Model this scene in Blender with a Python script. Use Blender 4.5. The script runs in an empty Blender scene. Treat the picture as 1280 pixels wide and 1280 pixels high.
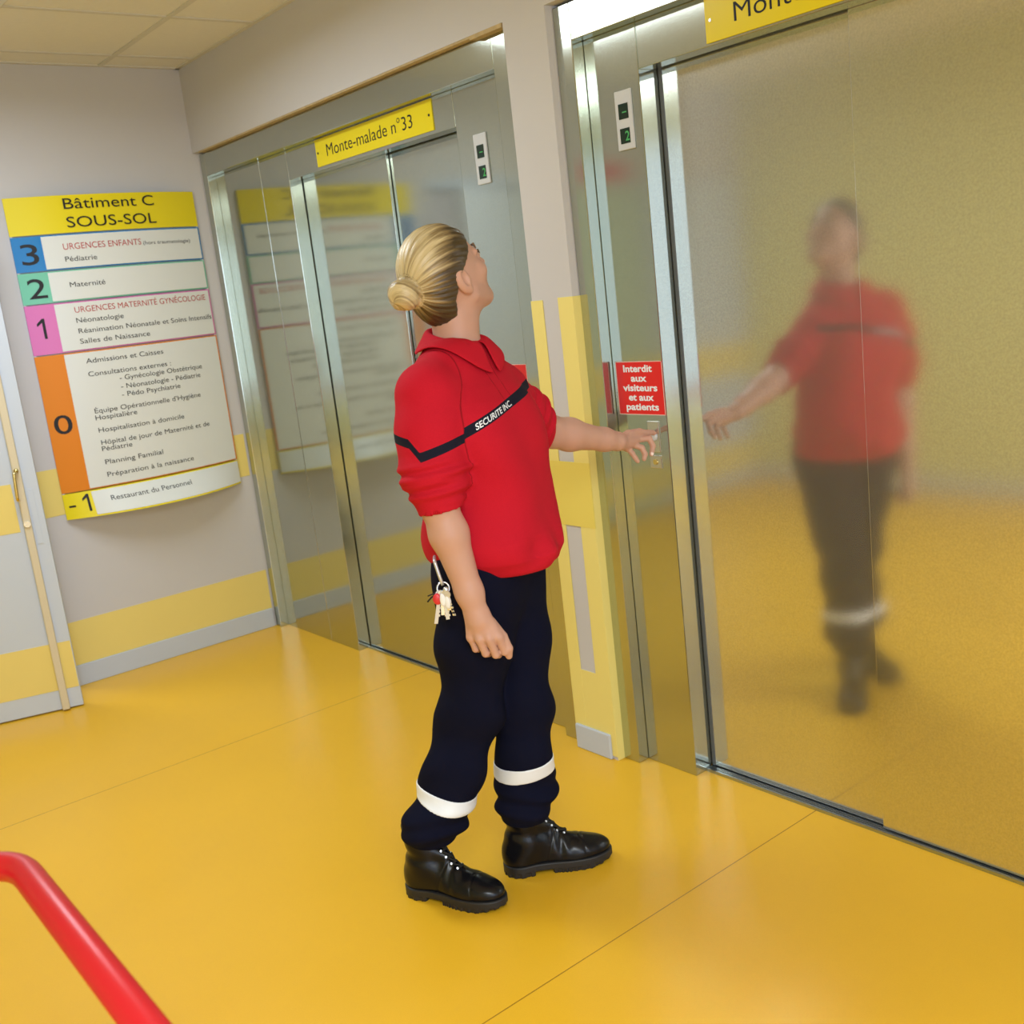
import bpy, math
import numpy as np
from mathutils import Vector, Matrix
from mathutils.bvhtree import BVHTree

H = 1.53                                   # camera height in metres; plan sizes are written in units of it
S = bpy.context.scene
COL = S.collection

# ------------------------------------------------------------------ camera
cam_d = bpy.data.cameras.new('camera')
cam = bpy.data.objects.new('camera', cam_d); COL.objects.link(cam)
R_RIGHT = Vector((0.771, -0.627, -0.112)).normalized()
R_FWD = Vector((0.600, 0.773, -0.206)).normalized()
R_UP = R_RIGHT.cross(R_FWD).normalized()
R_RIGHT = R_FWD.cross(R_UP).normalized()
cam.matrix_world = Matrix((( R_RIGHT.x, R_UP.x, -R_FWD.x, 0), (R_RIGHT.y, R_UP.y, -R_FWD.y, 0),
                           (R_RIGHT.z, R_UP.z, -R_FWD.z, H), (0, 0, 0, 1)))
cam_d.sensor_width = 36.0
cam_d.lens = 36.0 * 1332.7 / 1280.0
cam_d.clip_start = 0.05
cam_d.dof.use_dof = True
cam_d.dof.focus_distance = 2.75
cam_d.dof.aperture_fstop = 5.6
S.camera = cam

# ------------------------------------------------------------------ world, light, exposure
w = bpy.data.worlds.new('world'); S.world = w; w.use_nodes = True
w.node_tree.nodes['Background'].inputs[0].default_value = (0.75, 0.85, 1.0, 1)
w.node_tree.nodes['Background'].inputs[1].default_value = 0.6
S.view_settings.view_transform = 'Standard'
S.view_settings.look = 'None'
S.view_settings.gamma = 1.0
S.view_settings.exposure = 0.10
S.view_settings.use_curve_mapping = False

def area(name, loc, direction, sx, sy, power, col, spread=None):
    d = bpy.data.lights.new(name, 'AREA'); d.shape = 'RECTANGLE'; d.size = sx; d.size_y = sy
    d.energy = power; d.color = col
    if spread: d.spread = math.radians(spread)
    o = bpy.data.objects.new(name, d); COL.objects.link(o)
    o.location = loc; o.rotation_euler = Vector(direction).to_track_quat('-Z', 'Y').to_euler()
    return o
area('daylight_back', (-0.15, -2.97, 1.48), (0, 1, 0), 2.3, 1.9, 56, (0.68, 0.80, 1.0))
area('daylight_side', (-1.40, -1.75, 1.48), (1, 0, 0), 2.1, 1.9, 20, (0.66, 0.78, 1.0))
LAMP_POWER = (32, 58, 46)

# ------------------------------------------------------------------ helpers
def tag(o, label=None, cat=None, group=None, kind=None):
    if label: o['label'] = label
    if cat: o['category'] = cat
    if group: o['group'] = group
    if kind: o['kind'] = kind
    return o

def empty(name, loc, label, cat, group=None):
    o = bpy.data.objects.new(name, None); COL.objects.link(o); o.location = loc
    o.empty_display_size = 0.05
    return tag(o, label, cat, group)

def mesh_obj(name, verts, faces, mat, parent=None, smooth=False, bevel=0.0, seg=2):
    me = bpy.data.meshes.new(name)
    me.from_pydata([tuple(map(float, v)) for v in verts], [], [tuple(int(i) for i in f) for f in faces])
    me.update()
    if mat: me.materials.append(mat)
    if smooth:
        me.shade_smooth()
        if smooth == 'auto': me.set_sharp_from_angle(angle=0.6)
    o = bpy.data.objects.new(name, me); COL.objects.link(o)
    if parent is not None:
        o.parent = parent
        o.matrix_parent_inverse = Matrix.Translation(-world_loc(parent))
    if bevel:
        b = o.modifiers.new('bevel', 'BEVEL'); b.width = bevel; b.segments = seg; b.limit_method = 'ANGLE'
    return o

def world_loc(o):
    # parts keep their own origin at the world origin, so only a root carries a location
    return Vector(o.location) if o.parent is None else Vector((0, 0, 0))

class Geo:
    def __init__(s): s.v = []; s.f = []
    def add(s, v, f):
        n = len(s.v); s.v += [tuple(p) for p in v]; s.f += [tuple(i + n for i in q) for q in f]; return s
    def box(s, x0, x1, y0, y1, z0, z1):
        return s.add([(x0,y0,z0),(x1,y0,z0),(x1,y1,z0),(x0,y1,z0),(x0,y0,z1),(x1,y0,z1),(x1,y1,z1),(x0,y1,z1)],
                     [(0,3,2,1),(4,5,6,7),(0,1,5,4),(1,2,6,5),(2,3,7,6),(3,0,4,7)])
    def frame_box(s, o, u, v, n, u0, u1, v0, v1, n0, n1):
        o, u, v, n = map(Vector, (o, u, v, n))
        P = lambda a, b, c: o + u*a + v*b + n*c
        pts = [P(u0,v0,n0),P(u1,v0,n0),P(u1,v1,n0),P(u0,v1,n0),P(u0,v0,n1),P(u1,v0,n1),P(u1,v1,n1),P(u0,v1,n1)]
        fs = [(0,3,2,1),(4,5,6,7),(0,1,5,4),(1,2,6,5),(2,3,7,6),(3,0,4,7)]
        if u.cross(v).dot(n) < 0: fs = [q[::-1] for q in fs]
        return s.add(pts, fs)
    def tube(s, pts, r, seg=12, cap=True):
        pts = [Vector(p) for p in pts]; rings = []
        rr = r if isinstance(r, (list, tuple)) else [r]*len(pts)
        up = None
        base = len(s.v)
        for i, p in enumerate(pts):
            t = (pts[min(i+1, len(pts)-1)] - pts[max(i-1, 0)]).normalized()
            if up is None:
                up = t.orthogonal().normalized()
            up = (up - t*up.dot(t)).normalized(); sd = t.cross(up)
            for k in range(seg):
                a = 2*math.pi*k/seg
                s.v.append(tuple(p + (up*math.cos(a) + sd*math.sin(a))*rr[i]))
        for i in range(len(pts)-1):
            for k in range(seg):
                a = base+i*seg+k; b = base+i*seg+(k+1) % seg
                s.f.append((a, b, b+seg, a+seg))
        if cap:
            s.f.append(tuple(base+k for k in range(seg))[::-1])
            s.f.append(tuple(base+(len(pts)-1)*seg+k for k in range(seg)))
        return s
    def obj(s, name, mat, parent=None, **k): return mesh_obj(name, s.v, s.f, mat, parent, **k)

def arc_path(pts, rad, n=8):
    """polyline with rounded corners"""
    pts = [Vector(p) for p in pts]; out = [pts[0]]
    for i in range(1, len(pts)-1):
        a, b, c = pts[i-1], pts[i], pts[i+1]
        d0 = (a-b).normalized(); d1 = (c-b).normalized()
        p0 = b+d0*rad; p1 = b+d1*rad
        for k in range(n+1):
            t = k/n; out.append(p0*(1-t)**2 + b*2*t*(1-t) + p1*t*t)
    out.append(pts[-1]); return out

# ------------------------------------------------------------------ materials
def new_mat(name, col, rough=0.5, metal=0.0, bump=0.0, bscale=200.0, var=0.0, vscale=8.0, spec=0.5, sss=0.0, bdist=0.001):
    m = bpy.data.materials.new(name); m.use_nodes = True
    nt = m.node_tree; p = nt.nodes['Principled BSDF']
    p.inputs['Base Color'].default_value = (*col, 1); p.inputs['Roughness'].default_value = rough
    p.inputs['Metallic'].default_value = metal; p.inputs['Specular IOR Level'].default_value = spec
    if sss:
        p.inputs['Subsurface Weight'].default_value = sss
        p.inputs['Subsurface Radius'].default_value = (0.012, 0.005, 0.003); p.inputs['Subsurface Scale'].default_value = 1.0
    tc = nt.nodes.new('ShaderNodeTexCoord')
    if bump:
        n = nt.nodes.new('ShaderNodeTexNoise'); n.inputs['Scale'].default_value = bscale; n.inputs['Detail'].default_value = 3
        b = nt.nodes.new('ShaderNodeBump'); b.inputs['Strength'].default_value = bump; b.inputs['Distance'].default_value = bdist
        nt.links.new(tc.outputs['Object'], n.inputs['Vector']); nt.links.new(n.outputs['Fac'], b.inputs['Height'])
        nt.links.new(b.outputs['Normal'], p.inputs['Normal'])
    if var:
        n = nt.nodes.new('ShaderNodeTexNoise'); n.inputs['Scale'].default_value = vscale; n.inputs['Detail'].default_value = 4
        mx = nt.nodes.new('ShaderNodeMix'); mx.data_type = 'RGBA'
        mx.inputs[6].default_value = (*[c*(1-var) for c in col], 1); mx.inputs[7].default_value = (*[min(1, c*(1+var)) for c in col], 1)
        nt.links.new(tc.outputs['Object'], n.inputs['Vector']); nt.links.new(n.outputs['Fac'], mx.inputs[0])
        nt.links.new(mx.outputs[2], p.inputs['Base Color'])
    return m

def N(nt, t, **kw):
    n = nt.nodes.new(t)
    for k, v in kw.items(): setattr(n, k, v)
    return n
def math_node(nt, op, a, b=None, c=None):
    n = N(nt, 'ShaderNodeMath', operation=op)
    for i, x in enumerate((a, b, c)):
        if x is None: continue
        if hasattr(x, 'is_output') or isinstance(x, bpy.types.NodeSocket): nt.links.new(x, n.inputs[i])
        else: n.inputs[i].default_value = x
    return n.outputs[0]
def mix_col(nt, fac, a, b):
    mx = N(nt, 'ShaderNodeMix', data_type='RGBA')
    for i, x in ((0, fac), (6, a), (7, b)):
        if isinstance(x, bpy.types.NodeSocket): nt.links.new(x, mx.inputs[i])
        elif i: mx.inputs[i].default_value = (*x, 1)
        else: mx.inputs[i].default_value = x
    return mx.outputs[2]

M = {}
M['wall'] = new_mat('wall_paint', (0.57, 0.555, 0.565), 0.75, bump=0.25, bscale=260, var=0.02, vscale=3)
M['yellow_wall'] = new_mat('yellow_wall_paint', (0.70, 0.67, 0.30), 0.7, bump=0.2, bscale=260, var=0.03)
M['band'] = new_mat('yellow_band_paint', (0.80, 0.64, 0.19), 0.6, bump=0.2, bscale=260, var=0.02)
M['pier_band'] = new_mat('strong_yellow_band', (0.81, 0.66, 0.13), 0.55, bump=0.2, bscale=260)
M['guard'] = new_mat('yellow_guard_vinyl', (0.84, 0.71, 0.22), 0.45, bump=0.1, bscale=300)
M['base'] = new_mat('grey_skirting_vinyl', (0.52, 0.57, 0.66), 0.45, var=0.03)
M['dark'] = new_mat('dark_recess', (0.02, 0.02, 0.02), 0.8)
M['ceil'] = new_mat('ceiling_tile', (0.80, 0.77, 0.69), 0.9, bump=0.5, bscale=180, var=0.03, vscale=60)
M['tbar'] = new_mat('ceiling_bar', (0.66, 0.63, 0.55), 0.6)
def steel(name, col, rough, grain, strength, haze):
    m = new_mat(name, col, rough, 1.0, bump=strength, bscale=grain, var=0.28, vscale=grain*0.8, bdist=0.0006)
    nt = m.node_tree; p = nt.nodes['Principled BSDF']; out = [n for n in nt.nodes if n.type == 'OUTPUT_MATERIAL'][0]
    q = nt.nodes.new('ShaderNodeBsdfPrincipled'); q.inputs['Metallic'].default_value = 1.0
    q.inputs['Roughness'].default_value = 0.55; q.inputs['Base Color'].default_value = (*col, 1)
    mx = nt.nodes.new('ShaderNodeMixShader'); mx.inputs[0].default_value = haze
    nt.links.new(p.outputs[0], mx.inputs[1]); nt.links.new(q.outputs[0], mx.inputs[2]); nt.links.new(mx.outputs[0], out.inputs[0])
    return m
M['steel'] = steel('satin_steel', (0.51, 0.54, 0.475), 0.10, 500, 0.04, 0.18)
M['steel_door'] = steel('textured_steel', (0.73, 0.74, 0.71), 0.10, 260, 0.05, 0.22)
M['steel_edge'] = steel('bright_steel', (0.66, 0.66, 0.64), 0.22, 500, 0.05, 0.2)
M['buffer'] = new_mat('dark_grey_gap_shade', (0.10, 0.11, 0.12), 0.4)
M['alu'] = new_mat('sill_aluminium', (0.42, 0.47, 0.52), 0.35, 1.0)
M['plastic_grey'] = new_mat('grey_plastic', (0.58, 0.60, 0.64), 0.4)
M['screen'] = new_mat('dark_screen', (0.01, 0.03, 0.02), 0.15)
g = new_mat('green_digit', (0.02, 0.22, 0.04), 0.5)
g.node_tree.nodes['Principled BSDF'].inputs['Emission Color'].default_value = (0.15, 0.9, 0.2, 1)
g.node_tree.nodes['Principled BSDF'].inputs['Emission Strength'].default_value = 0.15
M['digit'] = g
M['sign_yellow'] = new_mat('sign_yellow', (0.80, 0.66, 0.015), 0.25, spec=0.25)
M['sign_white'] = new_mat('sign_white', (0.72, 0.74, 0.72), 0.30, spec=0.25)
M['sign_blue'] = new_mat('sign_blue', (0.012, 0.20, 0.52), 0.22, spec=0.25)
M['sign_green'] = new_mat('sign_green', (0.17, 0.54, 0.37), 0.25, spec=0.25)
M['sign_pink'] = new_mat('sign_pink', (0.68, 0.16, 0.44), 0.22, spec=0.25)
M['sign_orange'] = new_mat('sign_orange', (0.74, 0.22, 0.004), 0.35, spec=0.25)
M['ink'] = new_mat('black_ink', (0.012, 0.012, 0.014), 0.4, spec=0.25)
M['ink_red'] = new_mat('red_ink', (0.45, 0.03, 0.03), 0.4)
M['ink_white'] = new_mat('white_ink', (0.80, 0.83, 0.90), 0.5)
M['sign_red'] = new_mat('sign_red', (0.70, 0.012, 0.015), 0.3)
M['sign_edge'] = new_mat('sign_pale_border', (0.75, 0.55, 0.50), 0.4)
M['leaf'] = new_mat('blue_grey_door', (0.55, 0.61, 0.72), 0.45, var=0.015)
M['bolt'] = new_mat('cream_bolt_rod', (0.66, 0.58, 0.42), 0.4)
M['brass'] = new_mat('brass', (0.75, 0.60, 0.25), 0.25, 1.0)
M['chrome'] = new_mat('chrome', (0.72, 0.74, 0.78), 0.2, 0.75)
M['rail'] = new_mat('red_enamel', (0.55, 0.010, 0.018), 0.35)
M['rubber'] = new_mat('black_rubber', (0.012, 0.012, 0.014), 0.6)
M['skin'] = new_mat('skin', (0.56, 0.315, 0.235), 0.5, bump=0.15, bscale=700, var=0.07, vscale=14, sss=0.12, bdist=0.0005)
M['trouser'] = new_mat('navy_cotton', (0.0050, 0.0058, 0.018), 0.9, bump=0.4, bscale=900, spec=0.08, bdist=0.0004)
M['tape'] = new_mat('reflective_tape', (0.80, 0.84, 0.92), 0.45, bump=0.3, bscale=90)
M['boot'] = new_mat('black_leather', (0.005, 0.005, 0.007), 0.25, spec=0.28, bump=0.3, bscale=60, bdist=0.001)
M['sole'] = new_mat('black_sole', (0.013, 0.013, 0.015), 0.55)
M['lace'] = new_mat('black_lace', (0.008, 0.008, 0.009), 0.8)
M['nail'] = new_mat('nail', (0.85, 0.66, 0.60), 0.3)
M['eye'] = new_mat('eye_white', (0.75, 0.73, 0.70), 0.15)
M['brow'] = new_mat('brow_hair', (0.16, 0.09, 0.04), 0.8)
M['fob'] = new_mat('red_key_fob', (0.65, 0.03, 0.04), 0.35)
M['white_fob'] = new_mat('white_key_fob', (0.8, 0.8, 0.8), 0.35)
M['key_metal'] = new_mat('key_metal', (0.62, 0.64, 0.68), 0.35, 0.6)

def floor_material():
    m = new_mat('yellow_vinyl', (0.80, 0.405, 0.022), 0.30, spec=0.5)
    nt = m.node_tree; p = nt.nodes['Principled BSDF']; tc = [n for n in nt.nodes if n.type == 'TEX_COORD'][0]
    n1 = N(nt, 'ShaderNodeTexNoise'); n1.inputs['Scale'].default_value = 300; n1.inputs['Detail'].default_value = 2
    n2 = N(nt, 'ShaderNodeTexNoise'); n2.inputs['Scale'].default_value = 1.7; n2.inputs['Detail'].default_value = 5
    for n in (n1, n2): nt.links.new(tc.outputs['Object'], n.inputs['Vector'])
    c = mix_col(nt, n1.outputs['Fac'], (0.77, 0.435, 0.018), (0.84, 0.49, 0.028))
    c2 = mix_col(nt, n2.outputs['Fac'], (0.92, 0.90, 0.85), (1.06, 1.06, 1.05))
    mul = N(nt, 'ShaderNodeMix', data_type='RGBA', blend_type='MULTIPLY'); mul.inputs[0].default_value = 1.0
    nt.links.new(c, mul.inputs[6]); nt.links.new(c2, mul.inputs[7])
    sep = N(nt, 'ShaderNodeSeparateXYZ'); nt.links.new(tc.outputs['Object'], sep.inputs[0])
    y = sep.outputs[1]
    # welded seams every 1.92 m across the corridor
    sh = math_node(nt, 'ADD', y, -1.705 + 1.92*10 + 0.96)
    md = math_node(nt, 'MODULO', sh, 1.92)
    ds = math_node(nt, 'ABSOLUTE', math_node(nt, 'SUBTRACT', md, 0.96))
    ln = math_node(nt, 'LESS_THAN', ds, 0.0016)
    fin = mix_col(nt, ln, mul.outputs[2], (0.36, 0.17, 0.01))
    nt.links.new(fin, p.inputs['Base Color'])
    rr = N(nt, 'ShaderNodeMapRange'); rr.inputs[3].default_value = 0.24; rr.inputs[4].default_value = 0.40
    nt.links.new(n2.outputs['Fac'], rr.inputs[0]); nt.links.new(rr.outputs[0], p.inputs['Roughness'])
    b = N(nt, 'ShaderNodeBump'); b.inputs['Strength'].default_value = 0.12; b.inputs['Distance'].default_value = 0.0006
    nt.links.new(n1.outputs['Fac'], b.inputs['Height']); nt.links.new(b.outputs['Normal'], p.inputs['Normal'])
    return m
M['floor'] = floor_material()

def shirt_material():
    m = new_mat('red_sweatshirt', (0.70, 0.010, 0.020), 0.85, bump=0.35, bscale=850, spec=0.2, bdist=0.0005)
    nt = m.node_tree; p = nt.nodes['Principled BSDF']; tc = [n for n in nt.nodes if n.type == 'TEX_COORD'][0]
    at = N(nt, 'ShaderNodeAttribute', attribute_name='stripe')
    sm = N(nt, 'ShaderNodeAttribute', attribute_name='seam')
    n = N(nt, 'ShaderNodeTexNoise'); n.inputs['Scale'].default_value = 420; nt.links.new(tc.outputs['Object'], n.inputs['Vector'])
    base = mix_col(nt, n.outputs['Fac'], (0.46, 0.005, 0.018), (0.57, 0.009, 0.028))
    s2 = math_node(nt, 'LESS_THAN', sm.outputs['Fac'], 0.0016)
    c0 = mix_col(nt, s2, base, (0.30, 0.004, 0.012))
    fac = math_node(nt, 'LESS_THAN', at.outputs['Fac'], 0.0)
    c = mix_col(nt, fac, c0, (0.008, 0.009, 0.022))
    nt.links.new(c, p.inputs['Base Color'])
    return m
M['shirt'] = shirt_material()
M['collar'] = new_mat('red_collar_knit', (0.52, 0.007, 0.022), 0.85, bump=0.5, bscale=500, spec=0.2, bdist=0.0006)

def hair_material():
    m = new_mat('blonde_hair', (0.5, 0.35, 0.14), 0.38, spec=0.5)
    nt = m.node_tree; p = nt.nodes['Principled BSDF']
    at = N(nt, 'ShaderNodeAttribute', attribute_name='strand')
    ln = N(nt, 'ShaderNodeAttribute', attribute_name='along')
    cx = N(nt, 'ShaderNodeCombineXYZ')
    nt.links.new(at.outputs['Fac'], cx.inputs[0]); nt.links.new(ln.outputs['Fac'], cx.inputs[1])
    n1 = N(nt, 'ShaderNodeTexNoise'); n1.inputs['Scale'].default_value = 2.0; n1.inputs['Detail'].default_value = 6; n1.inputs['Roughness'].default_value = 0.75
    nt.links.new(cx.outputs[0], n1.inputs['Vector'])
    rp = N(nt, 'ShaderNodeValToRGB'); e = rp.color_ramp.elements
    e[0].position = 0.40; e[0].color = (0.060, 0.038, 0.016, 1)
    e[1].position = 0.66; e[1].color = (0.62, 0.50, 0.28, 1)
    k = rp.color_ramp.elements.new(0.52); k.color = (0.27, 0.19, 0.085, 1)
    # lighter towards the top, back and bun, browner lower and forward
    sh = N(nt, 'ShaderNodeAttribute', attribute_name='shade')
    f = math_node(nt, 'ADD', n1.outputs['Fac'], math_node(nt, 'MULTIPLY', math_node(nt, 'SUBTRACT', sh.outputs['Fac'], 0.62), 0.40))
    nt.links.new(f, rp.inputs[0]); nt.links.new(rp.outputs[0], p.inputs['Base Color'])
    b = N(nt, 'ShaderNodeBump'); b.inputs['Strength'].default_value = 0.55; b.inputs['Distance'].default_value = 0.002
    nt.links.new(n1.outputs['Fac'], b.inputs['Height']); nt.links.new(b.outputs['Normal'], p.inputs['Normal'])
    return m
M['hair'] = hair_material()

# ------------------------------------------------------------------ setting
WX = 1.412*H; PY0, PY1 = 1.553*H, 1.675*H; EY = 3.172*H; CZ = 1.735*H; LX = -0.93*H; BY = -3.0
TOP33 = 1.493*H; TOPR = 1.492*H
def struct(o): o['kind'] = 'structure'; return o
struct(Geo().box(LX-0.1, 2.75, BY-0.1, EY+1.6, -0.05, 0).obj('floor', M['floor']))
struct(Geo().box(LX-0.1, 2.6, BY-0.1, EY+1.6, CZ, CZ+0.06).obj('ceiling', M['ceil']))
gb = Geo()
for i in range(-1, 6):
    x = 1.178*H - i*0.393*H
    if LX < x < WX: gb.box(x-0.011, x+0.011, BY, EY, CZ-0.005, CZ+0.002)
for i in range(0, 14):
    y = 3.048*H - i*0.393*H
    if y > BY: gb.box(LX, WX, y-0.011, y+0.011, CZ-0.0045, CZ+0.002)
gb.box(WX-0.02, WX, BY, EY, CZ-0.006, CZ+0.002); gb.box(LX, WX, EY-0.02, EY, CZ-0.006, CZ+0.002)
struct(gb.obj('trim_1', M['tbar']))
struct(Geo().box(WX, WX+0.35, PY0, PY1, 0, CZ).box(WX, WX+0.35, PY1, EY, TOP33, CZ)
       .box(WX, WX+0.35, 0.37*H, PY0, TOPR, CZ).box(WX, WX+0.35, BY, 0.37*H, 0, CZ).obj('wall_right', M['wall']))
DX0, DX1, DZ = 0.159*H, 0.768*H, 2.08
struct(Geo().box(LX-0.1, DX0, EY, EY+0.12, 0, CZ).box(DX1, WX+0.35, EY, EY+0.12, 0, CZ).box(DX0, DX1, EY, EY+0.12, DZ, CZ)
       .obj('wall_far', M['wall']))
struct(Geo().box(DX0-0.6, DX1+0.6, EY+1.5, EY+1.6, 0, CZ).box(DX0-0.7, DX0-0.6, EY+0.12, EY+1.6, 0, CZ)
       .box(DX1+0.6, DX1+0.7, EY+0.12, EY+1.6, 0, CZ).obj('wall_passage', M['wall']))
LW = (-2.85, -0.65, 0.5, 2.46)
struct(Geo().box(LX-0.1, LX, BY, LW[0], 0, CZ).box(LX-0.1, LX, LW[1], EY, 0, CZ).box(LX-0.1, LX, LW[0], LW[1], 0, LW[2])
       .box(LX-0.1, LX, LW[0], LW[1], LW[3], CZ).obj('wall_left', M['yellow_wall']))
wf = Geo()
for a, b in ((LW[0], LW[0]+0.05), (-1.775, -1.725), (LW[1]-0.05, LW[1])): wf.box(LX-0.08, LX-0.03, a, b, LW[2], LW[3])
for a, b in ((LW[2], LW[2]+0.05), (LW[3]-0.05, LW[3])): wf.box(LX-0.08, LX-0.03, LW[0], LW[1], a, b)
struct(wf.obj('window_2', M['sign_white']))
WB = (-1.33, 1.03, 0.5, 2.46)
struct(Geo().box(LX-0.1, WB[0], BY-0.1, BY, 0, CZ).box(WB[1], WX+0.35, BY-0.1, BY, 0, CZ)
       .box(WB[0], WB[1], BY-0.1, BY, 0, WB[2]).box(WB[0], WB[1], BY-0.1, BY, WB[3], CZ).obj('wall_back', M['wall']))
wf = Geo()
for a, b in ((WB[0], WB[0]+0.05), (-0.175, -0.125), (WB[1]-0.05, WB[1])): wf.box(a, b, BY-0.07, BY-0.02, WB[2], WB[3])
for a, b in ((WB[2], WB[2]+0.05), (WB[3]-0.05, WB[3])): wf.box(WB[0], WB[1], BY-0.07, BY-0.02, a, b)
struct(wf.obj('window_1', M['sign_white']))
# skirtings, bands and corner guards
struct(Geo().box(DX1+0.02, WX+0.02, EY-0.008, EY, 0, 0.062*H).obj('baseboard_far', M['base'], bevel=0.003))
struct(Geo().box(LX, LX+0.008, BY, EY, 0, 0.062*H).obj('baseboard_left', M['base'], bevel=0.003))
struct(Geo().box(DX1+0.01, WX+0.02, EY-0.0015, EY, 0.062*H, 0.192*H).box(DX1+0.01, WX+0.02, EY-0.0015, EY, 0.506*H, 0.640*H)
       .box(LX, DX0, EY-0.0015, EY, 0.062*H, 0.192*H).box(LX, DX0, EY-0.0015, EY, 0.506*H, 0.640*H).obj('trim_2', M['band']))
# pier: two L-shaped yellow corner guards, yellow cross bands, grey plinth cover
t = 0.003
struct(Geo().box(WX-t, WX, PY0-t, 1.595*H, 0.012, 0.968*H).box(WX, WX+0.06, PY0-t, PY0, 0.0, 0.968*H)
       .obj('trim_3', M['guard'], bevel=0.001))
struct(Geo().box(WX-t, WX, 1.641*H, PY1+t, 0.012, 0.966*H).box(WX, WX+0.06, PY1, PY1+t, 0.0, 0.966*H)
       .obj('trim_4', M['guard'], bevel=0.001))
struct(Geo().box(WX-0.0042, WX, PY0-0.0034, PY1+0.001, 0.506*H, 0.640*H).obj('trim_5', M['pier_band']))
struct(Geo().box(WX-0.0022, WX, 1.595*H, 1.641*H, 0.03, 0.186*H).obj('trim_8', M['guard']))
struct(Geo().box(WX-0.012, WX, 1.566*H, 1.673*H, 0.0, 0.056*H).obj('baseboard_right', M['base'], bevel=0.004))
# ragged plaster edge above the lift frame
struct(Geo().box(WX+0.002, WX+0.05, 1.69*H, 3.13*H, TOP33-0.006, TOP33).box(WX-0.001, WX+0.05, 1.680*H, 1.78*H, TOP33-0.012, TOP33)
       .obj('trim_6', new_mat('bare_plaster', (0.50, 0.38, 0.20), 0.9, bump=1.0, bscale=60, var=0.3, vscale=40, bdist=0.004)))

# ------------------------------------------------------------------ ceiling lamps
def ceiling_light(name, x, y, power, label):
    r = empty(name, (x, y, CZ), label, 'ceiling light', None)
    g = Geo(); a, b = 0.30, 0.60
    for q in ((-a, a, -b, -b+0.03), (-a, a, b-0.03, b), (-a, -a+0.03, -b, b), (a-0.03, a, -b, b)):
        g.box(x+q[0], x+q[1], y+q[2], y+q[3], CZ-0.012, CZ-0.001)
    g.obj('lamp_frame', M['sign_white'], r)
    m = bpy.data.materials.get('lamp_diffuser') or new_mat('lamp_diffuser', (0.9, 0.9, 0.9), 0.5)
    Geo().box(x-a+0.03, x+a-0.03, y-b+0.03, y+b-0.03, CZ-0.006, CZ-0.001).obj('lamp_diffuser', m, r)
    area(name+'_tubes', (x, y, CZ-0.015), (0, 0, -1), 0.52, 1.12, power, (0.84, 0.93, 1.0), 170)
ceiling_light('ceiling_light', 0.589*H, 2.264*H, LAMP_POWER[0], 'flat white ceiling light nearest the lifts')
ceiling_light('ceiling_light', -0.2*H, -0.3*H, LAMP_POWER[1], 'flat white ceiling light just behind the viewer')
ceiling_light('ceiling_light', -0.2*H, -1.25*H, LAMP_POWER[2], 'flat white ceiling light closest to the back window')

# ------------------------------------------------------------------ lettering
def text_geo(s, cap, width=None, bold=0.0):
    cu = bpy.data.curves.new('t', 'FONT'); cu.body = s; cu.size = 1.0; cu.offset = bold; cu.resolution_u = 4
    o = bpy.data.objects.new('t', cu); COL.objects.link(o)
    bpy.context.view_layer.update()
    me = o.to_mesh()
    v = np.array([p.co[:] for p in me.vertices]).reshape(-1, 3); f = [tuple(p.vertices) for p in me.polygons]
    o.to_mesh_clear(); bpy.data.objects.remove(o); bpy.data.curves.remove(cu)
    v = v[:, :2].copy()
    v[:, 0] -= v[:, 0].min(); v *= cap/0.729
    if width: v[:, 0] *= width/max(v[:, 0].max(), 1e-6)
    return v, f
def numeral_one(cap, width):
    # an upright stem with a slanted flag; a leading dash when width is generous
    w = cap*0.13
    v = [(0.30, 0), (0.30+0.13/1, 0), (0.43, 1), (0.32, 1), (0.06, 0.76), (0.06, 0.62), (0.30, 0.80)]
    f = [(0, 1, 2, 6), (6, 2, 3), (5, 6, 3, 4)]
    v = np.array(v)*cap
    if width > cap*0.8:
        v[:, 0] += width-0.43*cap
        n = len(v); v = np.concatenate([v, np.array([(0.02, 0.34), (0.36, 0.34), (0.36, 0.45), (0.02, 0.45)])*cap]); f = f+[(n, n+1, n+2, n+3)]
    return v, f
def add_text(g, s, cap, width, origin, right, up, out, bold=0.0, bend=None):
    v, f = numeral_one(cap, width) if s in ('1', '-1') else text_geo(s, cap, width, bold)
    o, r, u, n = (np.array(a, float) for a in (origin, right, up, out))
    P = o + v[:, :1]*r + v[:, 1:2]*u + n
    if bend is not None: P = bend(P)
    g.add([tuple(p) for p in P], f)

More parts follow.
